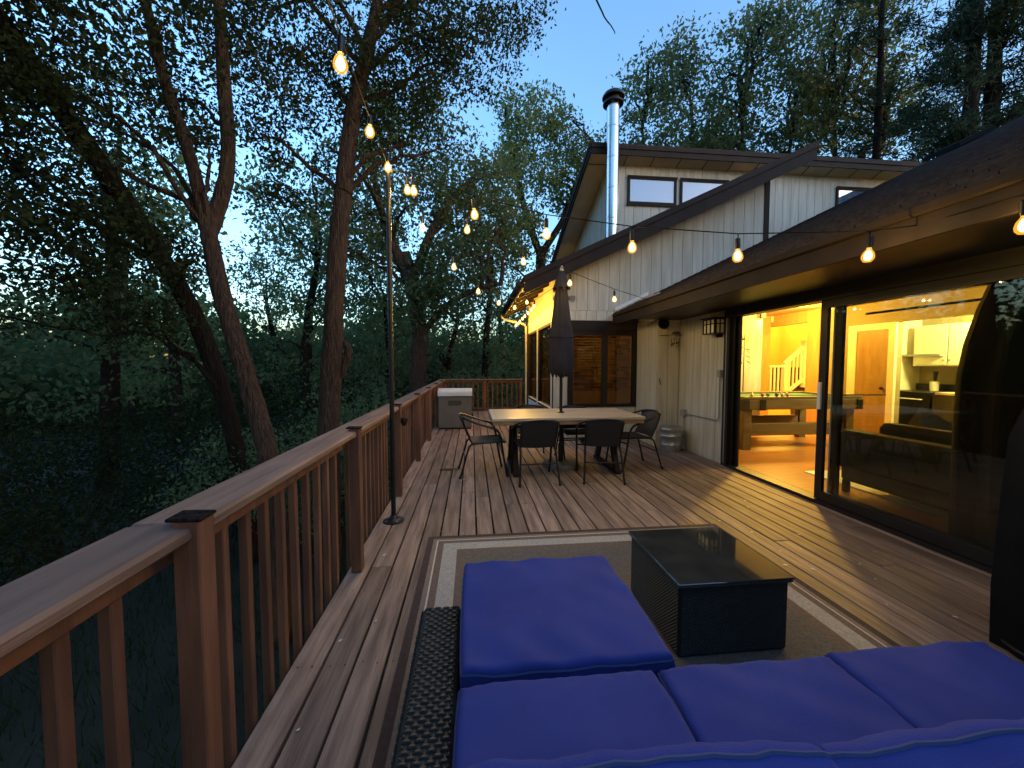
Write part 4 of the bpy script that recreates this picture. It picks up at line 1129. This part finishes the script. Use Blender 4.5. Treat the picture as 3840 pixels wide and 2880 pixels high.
# trash can
tc_ = thing('trash_can', 'small galvanised metal trash can with a lid in the wall corner', 'trash can', (3.23, 5.92, 0))
ribs = []
for k in range(24): pass
MB().lathe([(.15,0),(.152,.02),(.157,.10),(.163,.105),(.158,.115),(.165,.24),(.171,.247),(.166,.256),(.172,.345),(.178,.352)], (3.23,5.92,.001), 26).build('body', M_galv, tc_, smooth=True)
MB().lathe([(.186,.335),(.188,.36),(.17,.385),(.10,.41),(.0,.418)], (3.23,5.92,0), 26, cap=False).build('lid', M_galv, tc_, smooth=True)
MB().tube([(3.18,5.92,.41),(3.19,5.92,.44),(3.27,5.92,.44),(3.28,5.92,.41)], .007, 6).build('lid_handle', M_galv, tc_)
for s in (-1, 1): MB().tube([(3.23+s*.17,5.88,.25),(3.23+s*.195,5.90,.22),(3.23+s*.195,5.94,.22),(3.23+s*.17,5.96,.25)], .006, 6).build('side_handle', M_galv, tc_)
# fallen leaves and petals
q = MB()
for k in range(170):
    x = random.uniform(-.7, 3.3); y = random.choice([random.uniform(.6, 3), random.uniform(2, 7)]);
    if -.4 < x < 2.15 and y < 3.1: continue
    s = random.uniform(.005, .018); a = random.uniform(0, 6.3)
    q.add([(x+s*math.cos(a+t_*1.57)*(1 if t_%2 else .55), y+s*math.sin(a+t_*1.57)*(1 if t_%2 else .55), .004+random.uniform(0,.004)) for t_ in range(4)], [(0,1,2,3)])
tag(q.build('fallen_petals', M_lid, fix=False), 'tiny pale petals and dry leaves scattered over the deck boards', 'petals', kind='stuff')

# ---------------------------------------------------------------- trees
def leaf_mesh(name, cent, size, m, aspect=.5, droop=0.0, seed=0, fold=.25):
    """many separate four-sided leaves; cent (n,3)"""
    r_ = np.random.default_rng(seed); n = len(cent)
    a = r_.normal(size=(n,3)); a[:,2] -= droop; a /= np.linalg.norm(a, axis=1)[:,None]
    b = np.cross(a, r_.normal(size=(n,3))); b /= np.linalg.norm(b, axis=1)[:,None]
    c_ = np.cross(a, b)
    L_ = size*r_.uniform(.65, 1.35, n)[:,None]; Wd = L_*aspect
    v = np.empty((n,4,3))
    v[:,0] = cent - a*L_*.5; v[:,1] = cent + b*Wd*.5 + c_*Wd*fold - a*L_*.05; v[:,2] = cent + a*L_*.5; v[:,3] = cent - b*Wd*.5 + c_*Wd*fold - a*L_*.05
    me = bpy.data.meshes.new(name)
    me.vertices.add(n*4); me.vertices.foreach_set('co', v.astype(np.float32).ravel())
    me.loops.add(n*4); me.loops.foreach_set('vertex_index', np.arange(n*4, dtype=np.int32))
    me.polygons.add(n); me.polygons.foreach_set('loop_start', np.arange(0, n*4, 4, dtype=np.int32))
    try: me.polygons.foreach_set('loop_total', np.full(n, 4, dtype=np.int32))
    except Exception: pass
    me.materials.append(m); me.update(calc_edges=True)
    return me
def addobj(name, me, parent):
    o = bpy.data.objects.new(name, me); COL.objects.link(o)
    if parent: o.parent = parent; o.location = -wloc(parent)
    return o
def rough_path(pts, k=4, amp=.03, r_=None):
    r_ = r_ or rng; out = bez(pts, k)
    for p in out[1:-1]: p += Vector(r_.normal(size=3))*amp
    return out
def interp_r(rs, n):
    return list(np.interp(np.linspace(0, 1, n), np.linspace(0, 1, len(rs)), rs))
def tree(name, label, cat, trunk, rad, blobs, leaf, leaves, lmat, bark=None, limbs=7, clump=(.25,.55), stems=(), aspect=.5, droop=.3, seed=0, group=None, limb_r=.26, twigs=2):
    r_ = np.random.default_rng(seed+100)
    base = trunk[0]
    root = thing(name, label, cat, base, group)
    bark = bark or M_bark
    near = math.hypot(base[0], base[1]) < 9
    kk, nn_, rg_ = (14, 30, .055) if near else (5, 12, .0)
    tb = MB(); tp = rough_path(trunk, kk, rad[0]*(.03 if near else .10), r_); tb.tube(tp, interp_r(rad, len(tp)), nn_, rough=rg_)
    for (pts, rr) in stems:
        p = rough_path(pts, kk, rr[0]*(.03 if near else .10), r_); tb.tube(p, interp_r(rr, len(p)), nn_, rough=rg_)
        tp = tp + p[len(p)//3:]
    lm = tb; cents = []
    tot = sum(b[2] for b in blobs)
    for (c0, rr, wt) in blobs:
        c0 = Vector(c0); ncl = max(6, int(wt*2.4))
        u = r_.normal(size=(ncl,3)); u /= np.linalg.norm(u, axis=1)[:,None]
        u *= (r_.uniform(0.05, 1, ncl)**.42)[:,None]
        C_ = np.array(c0) + u*np.array(rr)
        per = leaves*wt/tot/ncl
        for k in range(ncl):
            cr = r_.uniform(*clump); nl = max(4, int(per*(cr/np.mean(clump))**2*r_.uniform(.6,1.4)))
            d = r_.normal(size=(nl,3)); d *= (cr*.62)
            d[:,2] *= .7
            cents.append(C_[k]+d)
        # limbs from the trunk to this blob
        ups = [p for p in tp if p.z > base[2]+(tp[-1].z-base[2])*.3] or tp
        nl_ = max(2, int(limbs*wt/tot+.5))
        for k in range(nl_):
            tgt = Vector(C_[r_.integers(ncl)])
            st_ = min(ups, key=lambda p: (p-tgt).length + max(0, p.z-tgt.z+.45*(p-tgt).length)*2.5 + r_.uniform(0, 1.0))
            dd = tgt-st_; ln = dd.length
            mid1 = st_+dd*.35+Vector((0,0,.10*ln))+Vector(r_.normal(size=3))*ln*.045
            mid2 = st_+dd*.7+Vector((0,0,.09*ln))+Vector(r_.normal(size=3))*ln*.045
            r0 = min(rad[-1]*1.0+.02, limb_r*rad[0]); r0 = max(r0, .012)
            pth = rough_path([st_, mid1, mid2, tgt], 4, ln*.015, r_)
            lm.tube(pth, interp_r([r0, r0*.6, r0*.2], len(pth)), 6)
            for t_ in range(twigs):
                i0 = int(len(pth)*r_.uniform(.35, .9)); s_ = pth[min(i0, len(pth)-1)]
                near = C_[np.argsort(np.linalg.norm(C_-np.array(s_.lerp(tgt, .6)), axis=1))[r_.integers(0, min(5, ncl))]]
                pt_ = rough_path([s_, s_.lerp(Vector(near), .5)+Vector((0,0,.05)), Vector(near)], 3, .02*ln, r_)
                lm.tube(pt_, interp_r([r0*.35, r0*.1], len(pt_)), 5)
    tb.build('trunk', bark, root, smooth=True, fix=False)
    cents = np.vstack(cents)
    addobj('crown', leaf_mesh('crown', cents, leaf, lmat, aspect, droop, seed), root)
    return root

# near trees beyond the railing
def ring(z): return z
tree('bay_tree', 'slender leaning tree with a forked trunk just beyond the railing, second trunk from the pole', 'tree',
     [(-2.20,4.55,gz(-2.2,4.5)),(-2.28,4.6,.10),(-2.55,4.7,1.2),(-2.85,4.8,2.2),(-3.05,4.9,3.05)], [.125,.108,.098,.09,.085],
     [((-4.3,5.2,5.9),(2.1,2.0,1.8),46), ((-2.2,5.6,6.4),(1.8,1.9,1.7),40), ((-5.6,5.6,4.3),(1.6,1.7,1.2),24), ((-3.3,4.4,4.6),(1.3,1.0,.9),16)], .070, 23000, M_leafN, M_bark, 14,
     (.13,.34), stems=[([(-3.05,4.9,3.05),(-3.2,4.9,3.8),(-3.5,4.95,4.8),(-3.75,5.0,6.2),(-3.8,5.1,7.4)],[.07,.064,.055,.045,.02]), ([(-3.02,4.92,2.95),(-2.88,5.05,3.8),(-2.95,5.15,5.0),(-3.0,5.2,6.6),(-2.9,5.3,7.8)],[.082,.078,.068,.055,.03])], seed=1)
tree('bay_tree', 'straight rough barked trunk just left of the light pole, with a knot on its side', 'tree',
     [(-2.13,5.85,gz(-2,5.8)),(-2.10,5.9,.4),(-2.02,5.9,1.6),(-1.95,5.95,2.9),(-1.85,6.0,3.9)], [.165,.150,.138,.13,.122],
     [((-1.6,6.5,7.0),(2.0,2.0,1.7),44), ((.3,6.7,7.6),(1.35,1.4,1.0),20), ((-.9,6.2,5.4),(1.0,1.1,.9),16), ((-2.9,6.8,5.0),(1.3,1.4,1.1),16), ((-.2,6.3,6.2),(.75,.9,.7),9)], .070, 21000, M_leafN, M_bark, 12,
     (.13,.34), stems=[([(-1.85,6.0,3.9),(-1.72,6.05,5.0),(-1.45,6.1,6.2),(-1.2,6.2,7.6)],[.122,.11,.09,.05]), ([(-1.95,6.0,1.75),(-1.80,5.9,1.62),(-1.86,5.9,1.35),(-1.98,5.92,1.1)],[.06,.055,.052,.03])], seed=2)
tree('leaning_tree', 'thick dark trunk leaning steeply to the upper left of the picture', 'tree',
     [(-3.55,6.6,gz(-3.6,6.6)),(-3.75,6.4,.5),(-4.05,6.1,2.2),(-4.35,5.4,3.5),(-4.5,4.6,4.5),(-4.55,3.8,5.2),(-4.5,3.0,5.9)], [.13,.12,.115,.11,.10,.085,.06],
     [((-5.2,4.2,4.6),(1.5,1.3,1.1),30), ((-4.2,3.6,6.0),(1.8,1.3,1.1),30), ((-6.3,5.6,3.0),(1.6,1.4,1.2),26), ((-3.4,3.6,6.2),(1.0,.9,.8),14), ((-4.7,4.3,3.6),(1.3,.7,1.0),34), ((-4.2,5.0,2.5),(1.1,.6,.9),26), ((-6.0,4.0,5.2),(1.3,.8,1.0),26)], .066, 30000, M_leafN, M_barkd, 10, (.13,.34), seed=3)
# mid distance oaks
tree('oak_tree', 'big old oak with a massive grey trunk behind the strings of bulbs', 'tree',
     [(-2.1,15,-1.9),(-2.05,15,.5),(-2.0,15,2.6),(-2.2,15,4.3),(-2.5,15.1,5.6)], [.42,.33,.29,.27,.23],
     [((-2.6,15,9.0),(2.6,2.4,3.0),60), ((.2,15,7.6),(1.9,2.0,2.4),40), ((-.6,15.2,5.0),(1.7,1.6,1.0),22), ((-4.2,15,6.2),(1.6,1.6,1.4),22), ((-1.6,14.2,3.6),(1.2,.5,.9),14)], .17, 19000, M_leafM, M_bark, 20, (.28,.62),
     stems=[([(-2.1,15,4.0),(-2.8,15,5.6),(-3.4,15.1,7.4),(-3.6,15.2,9.2)],[.22,.18,.13,.06]), ([(-2.2,15,4.4),(-1.5,14.8,6.2),(-.7,14.9,7.6),(.2,15,8.6)],[.20,.16,.11,.05]), ([(-2.0,15,2.4),(-.9,14.7,3.6),(.2,14.7,4.2),(1.1,14.7,4.4)],[.14,.11,.08,.03])], seed=4, limb_r=.22)
tree('oak_tree', 'pale green oak with open crooked limbs left of the upper gable', 'tree',
     [(4.0,20,-2),(3.9,20,3),(3.6,20,7)], [.4,.33,.25],
     [((3.2,20,12.2),(2.7,2.2,3.0),60), ((6.2,20,10.6),(2.2,2.0,2.6),40), ((2.4,19.6,7.6),(1.9,1.8,1.5),22)], .20, 13500, M_leafL, M_barkd, 22, (.28,.62),
     stems=[([(3.6,20,7),(2.8,20,9.2),(2.2,20,11.6),(1.8,20,13.6)],[.2,.16,.1,.04]), ([(3.6,20,7),(4.8,19.8,9.0),(5.6,19.8,11.0),(6.8,20,12.4)],[.2,.15,.1,.04])], seed=5, limb_r=.22)
# behind the house
def back_oak(label, x, y, top, w, seed, lm_=None, n=12000):
    tree('oak_tree', label, 'tree', [(x,y,-2),(x+.2,y,5),(x+.1,y,9),(x+.4,y,12)], [.38,.32,.25,.16],
         [((x,y,top-3.0),(w,w*.8,3.4),56), ((x-w*.55,y+.4,top-5.6),(w*.62,w*.6,2.0),26), ((x+w*.6,y-.2,top-6.2),(w*.62,w*.6,2.2),26), ((x+.2*w,y,top-.2),(w*.5,w*.5,1.6),14)], .21, n, lm_ or M_leafM, M_barkd, 20, (.30,.68), seed=seed, limb_r=.25,
         stems=[([(x+.2,y,8),(x-w*.3,y,10.5),(x-w*.4,y,13.5)],[.16,.12,.05]), ([(x+.1,y,7.5),(x+w*.35,y,10),(x+w*.55,y,13)],[.16,.12,.05])], group='trees behind the house')
back_oak('bushy oak rising behind the chimney flue', 9.6, 19, 16.4, 2.7, 20)
back_oak('tall oak behind the upper roof, right of the chimney', 14.6, 18.5, 18.8, 2.9, 21)
back_oak('broad dark oak behind the right part of the upper roof', 19.2, 18, 20.2, 2.9, 22)
back_oak('low light green oak showing between the tall oaks behind the roof', 15.6, 24, 15.2, 2.6, 23, M_leafL, 8000)
def pine(label, x, y, h, seed, r0=.26, dens=1.0):
    r_ = np.random.default_rng(seed)
    root = thing('pine_tree', label, 'tree', (x,y,-2), 'pines at the right behind the roof')
    MB().tube(rough_path([(x,y,-2),(x+.05,y,h*.5),(x+.1,y,h)], 6, .03, r_), interp_r([r0,r0*.8,r0*.35], 13), 10).build('trunk', M_barkd, root, smooth=True, fix=False)
    lm = MB(); ce = []
    for k in range(int(95*dens)):
        z = r_.uniform(5.0, h); a = r_.uniform(0, 6.283); L_ = r_.uniform(1.2, 3.0)*(1.15-.55*(z/h))
        p0 = Vector((x+.05,y,z)); d = Vector((math.cos(a), math.sin(a), r_.uniform(.05,.45)))
        pts = [p0, p0+d*L_*.5+Vector((0,0,-.05)), p0+d*L_+Vector((0,0,.12*L_))]
        pth = rough_path(pts, 3, .03, r_); lm.tube(pth, interp_r([.035,.02,.008], len(pth)), 5)
        for q_ in range(r_.integers(4, 8)):
            t = r_.uniform(.35, 1.0); c0 = np.array(pth[min(int(t*len(pth)), len(pth)-1)]) + r_.normal(size=3)*.16
            if q_ % 2: lm.tube([pth[min(int(t*len(pth)), len(pth)-1)], Vector(c0)], [.01,.005], 4)
            n = r_.integers(26, 46); dd = r_.normal(size=(n,3)); dd *= np.array([.17,.17,.12])
            ce.append(c0+dd)
    tag(lm.build('limbs', M_barkd, root, fix=False), kind='stuff')
    addobj('crown', leaf_mesh('crown', np.vstack(ce), .24, M_needle, .16, 0, seed, .05), root)
pine('tall pine with a bare double looking trunk at the top right corner', 16.5, 11.6, 17, 31)
pine('pine standing right behind the right edge of the roof', 17.6, 11.8, 18, 32)
pine('slim pine between the dark oak and the corner pines', 17.6, 15.6, 18.5, 33, .2, .7)
pine('pine at the far right edge of the picture', 20.5, 11.0, 17, 34)

# background forest at the left and far end, one tree at a time
r_ = np.random.default_rng(5)
BG = [(-13,8.5),(-17,13),(-9.5,11),(-12,17),(-7,17.5),(-16,20),(-9,23),(-4.5,21),(-1.2,24),(2.2,27),(-21,9),(-13,27),(-6.5,28),(.6,19.5),(6.5,28),(-24,16)]
adj = ['leftmost','second','third','fourth']
desc = ['dark tree deep in the shade at the far left of the wood', 'shaded tree at the left behind the leaning trunk', 'tree with a low dark crown behind the forked trunk',
        'tree far back between the leaning and the forked trunk', 'tree standing far behind the straight rough trunk', 'tall shaded tree at the back of the left wood', 'slim far tree showing to the left of the light pole',
        'far tree just behind the light pole', 'far tree behind the old oak', 'far tree left of the wing eave', 'dark tree at the left edge of the picture', 'distant tree in the middle of the left wood',
        'distant tree seen past the straight trunk', 'thin tree right of the old oak', 'distant tree beside the wing roof', 'distant dark tree at the left edge of the wood']
for k, (x, y) in enumerate(BG):
    hgt = r_.uniform(9.5, 13.5); w = r_.uniform(1.9, 2.8); gl = gz(x, y)
    far = math.hypot(x, y) > 18
    tree('woodland_tree', desc[k], 'tree', [(x,y,gl-.2),(x+r_.uniform(-.3,.3),y,gl+hgt*.3),(x+r_.uniform(-.6,.6),y,gl+hgt*.62)], [.22,.18,.10],
         [((x,y,gl+hgt*.78),(w,w,hgt*.22),30), ((x+r_.uniform(-1.2,1.2),y,gl+hgt*.48),(w*.9,w*.9,hgt*.16),20), ((x+r_.uniform(-1,1),y,gl+hgt*.25),(w*.8,w*.8,hgt*.12),12)],
         .18 if not far else .22, 3700, M_leafM if k % 3 else M_leafL, M_barkd, 10, (.28,.66), seed=40+k, group='trees of the wood beyond the railing', limb_r=.3, twigs=1)
for k, (x, y, h_, tgt) in enumerate([(-4.2,-1.2,11,(-2.6,-.6)), (-6.5,-4.5,12,(-5.0,-4.0)), (-3.4,-5.5,12.5,(-1.6,-4.6)), (-9,-1.0,12,(-8,-1)), (-1.0,-9.5,13,(-.5,-8.8)), (4.0,-13,13,(3.5,-12.5))]):  # unseen trees added to darken the near deck and railing
    gl = gz(x, y)
    tree('woodland_tree', ['tree of the wood beside the railing behind the viewer', 'tree of the wood further behind the viewer', 'tall tree behind the viewer overhanging the deck', 'tree in the wood left of the viewer', 'tree behind the deck end', 'tree behind the house corner'][k], 'tree',
         [(x,y,gl-.2),(x,y,gl+h_*.3),(tgt[0],tgt[1],gl+h_*.62)], [.2,.17,.10],
         [((tgt[0],tgt[1],gl+h_*.74),(2.6,2.4,h_*.2),34), ((x,y,gl+h_*.42),(1.7,1.7,h_*.15),18)], .22, 6500, M_leafM, M_barkd, 8, (.4,.95), seed=140+k, group='trees of the wood beyond the railing', limb_r=.3, twigs=1)
# understory bushes
BU = [(-2.6,7.3,1.0,.95),(-1.5,8.8,1.1,.9),(-3.6,6.9,1.1,.8),(-1.3,11,1.3,1.1),(-2.9,10.2,1.3,1.2),(-.2,13.4,1.6,1.6),(1.4,14.2,1.6,1.8),(-4.8,8.6,1.5,1.4),(-6.2,6.4,1.5,1.3),(-3.7,13,1.7,1.6),(-7.4,10.5,1.8,1.6),(-5.4,4.3,1.1,.8),(-9.2,7.2,1.7,1.4),(-5.8,14.5,1.9,1.9),(3.0,15.6,1.7,2.0)]
bdesc = ['leafy bush right beside the straight rough trunk', 'leafy bush showing just over the railing near the pole', 'bush with pale leaves between the two near trunks', 'bush over the far part of the railing',
         'green bush behind the straight trunk', 'tall soft bush beyond the far end of the deck', 'tall feathery bush next to the wing corner', 'dark bush behind the forked trunk', 'dark bush left of the forked trunk',
         'rounded bush deeper in the wood behind the rail', 'broad dark bush in the left wood', 'low bush in the shade close to the railing at the left', 'dark bush far left in the wood', 'large bush far behind the two trunks', 'large bush hidden behind the wing corner']
for k, (x, y, w, h) in enumerate(BU):
    gl = gz(x, y)
    root = thing('bush', bdesc[k], 'bush', (x,y,gl), 'bushes under the trees')
    sm = MB(); ce = []; n = 26
    for q_ in range(n):
        a = r_.uniform(0, 6.283); rr = w*math.sqrt(r_.uniform(0,1)); z = gl+.25+(h+1.0)*r_.uniform(.15,1)*(1-.35*(rr/w)**2)
        c0 = Vector((x+rr*math.cos(a), y+rr*math.sin(a), z))
        if q_ < 9: sm.tube(rough_path([(x,y,gl-.05),((x+c0.x)/2,(y+c0.y)/2,gl+(z-gl)*.6),c0], 3, .02, r_), interp_r([.022,.014,.005], 7), 5)
        d = r_.normal(size=(int(150 if y < 9 else 95),3))*np.array([.22,.22,.17])*max(1, w*.85); ce.append(np.array(c0)+d)
    sm.build('stems', M_barkd, root, fix=False)
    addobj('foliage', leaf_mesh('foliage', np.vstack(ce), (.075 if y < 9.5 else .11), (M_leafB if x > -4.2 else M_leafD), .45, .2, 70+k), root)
# far wood as one mass
pts = []
for k in range(2600):
    a = r_.uniform(R(-75), R(62)); d = r_.uniform(30, 46); hmax = 8.5*(.6+.4*math.sin(a*7.3)**2)
    c0 = np.array([d*math.sin(a), d*math.cos(a), -2+r_.uniform(0,1)**1.3*hmax])
    pts.append(c0 + r_.normal(size=(36,3))*np.array([1.0,1.0,.8]))
tag(addobj('distant_wood', leaf_mesh('distant_wood', np.vstack(pts), .5, M_leafM, .6, 0, 99), None), 'mass of distant trees closing the view behind the wood', 'wood', kind='stuff')
# low understory growth filling the wood floor
pts = []
for k in range(420):
    a = r_.uniform(R(-66), R(8)); d = r_.uniform(9, 30)
    x, y = d*math.sin(a), d*math.cos(a); hh = r_.uniform(.3, 2.6)
    pts.append(np.array([x, y, gz(x,y)+hh*.5]) + r_.normal(size=(50,3))*np.array([.55,.55,hh*.30]))
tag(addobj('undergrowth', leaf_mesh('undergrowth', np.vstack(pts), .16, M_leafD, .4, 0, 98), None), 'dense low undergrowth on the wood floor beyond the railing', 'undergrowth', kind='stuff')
# grass
n = 26000
gx = r_.uniform(-11, -.9, n); gy = r_.uniform(-1.5, 12, n)
zz_ = np.array([gz(a, b) for a, b in zip(gx, gy)])
v = np.empty((n,3,3)); a = r_.uniform(0, 6.283, n); hh = r_.uniform(.10, .30, n); ln = r_.normal(size=(n,2))*.06
v[:,0] = np.c_[gx-.006*np.cos(a), gy-.006*np.sin(a), zz_-.01]; v[:,1] = np.c_[gx+.006*np.cos(a), gy+.006*np.sin(a), zz_-.01]; v[:,2] = np.c_[gx+ln[:,0], gy+ln[:,1], zz_+hh]
me = bpy.data.meshes.new('grass'); me.vertices.add(n*3); me.vertices.foreach_set('co', v.astype(np.float32).ravel())
me.loops.add(n*3); me.loops.foreach_set('vertex_index', np.arange(n*3, dtype=np.int32)); me.polygons.add(n); me.polygons.foreach_set('loop_start', np.arange(0, n*3, 3, dtype=np.int32))
try: me.polygons.foreach_set('loop_total', np.full(n, 3, dtype=np.int32))
except Exception: pass
me.materials.append(M_grass); me.update(calc_edges=True)
tag(addobj('grass', me, None), 'dim green grass on the ground below the railing', 'grass', kind='stuff')
# dead twigs against the sky
tw = thing('bare_branch', 'thin bare branch hanging against the blue sky above the roof', 'branch', (1.6, 5.2, 6.4))
MB().tube(rough_path([(1.25,5.0,6.6),(1.55,5.1,6.25),(1.80,5.2,6.02),(1.95,5.25,5.85)], 4, .012), interp_r([.014,.012,.006], 13), 6).build('stem', M_barkd, tw)
MB().tube(rough_path([(.62,5.2,6.5),(.65,5.2,6.2),(.68,5.2,6.0)], 4, .008), interp_r([.006,.004], 9), 5).build('twig', M_barkd, tw)
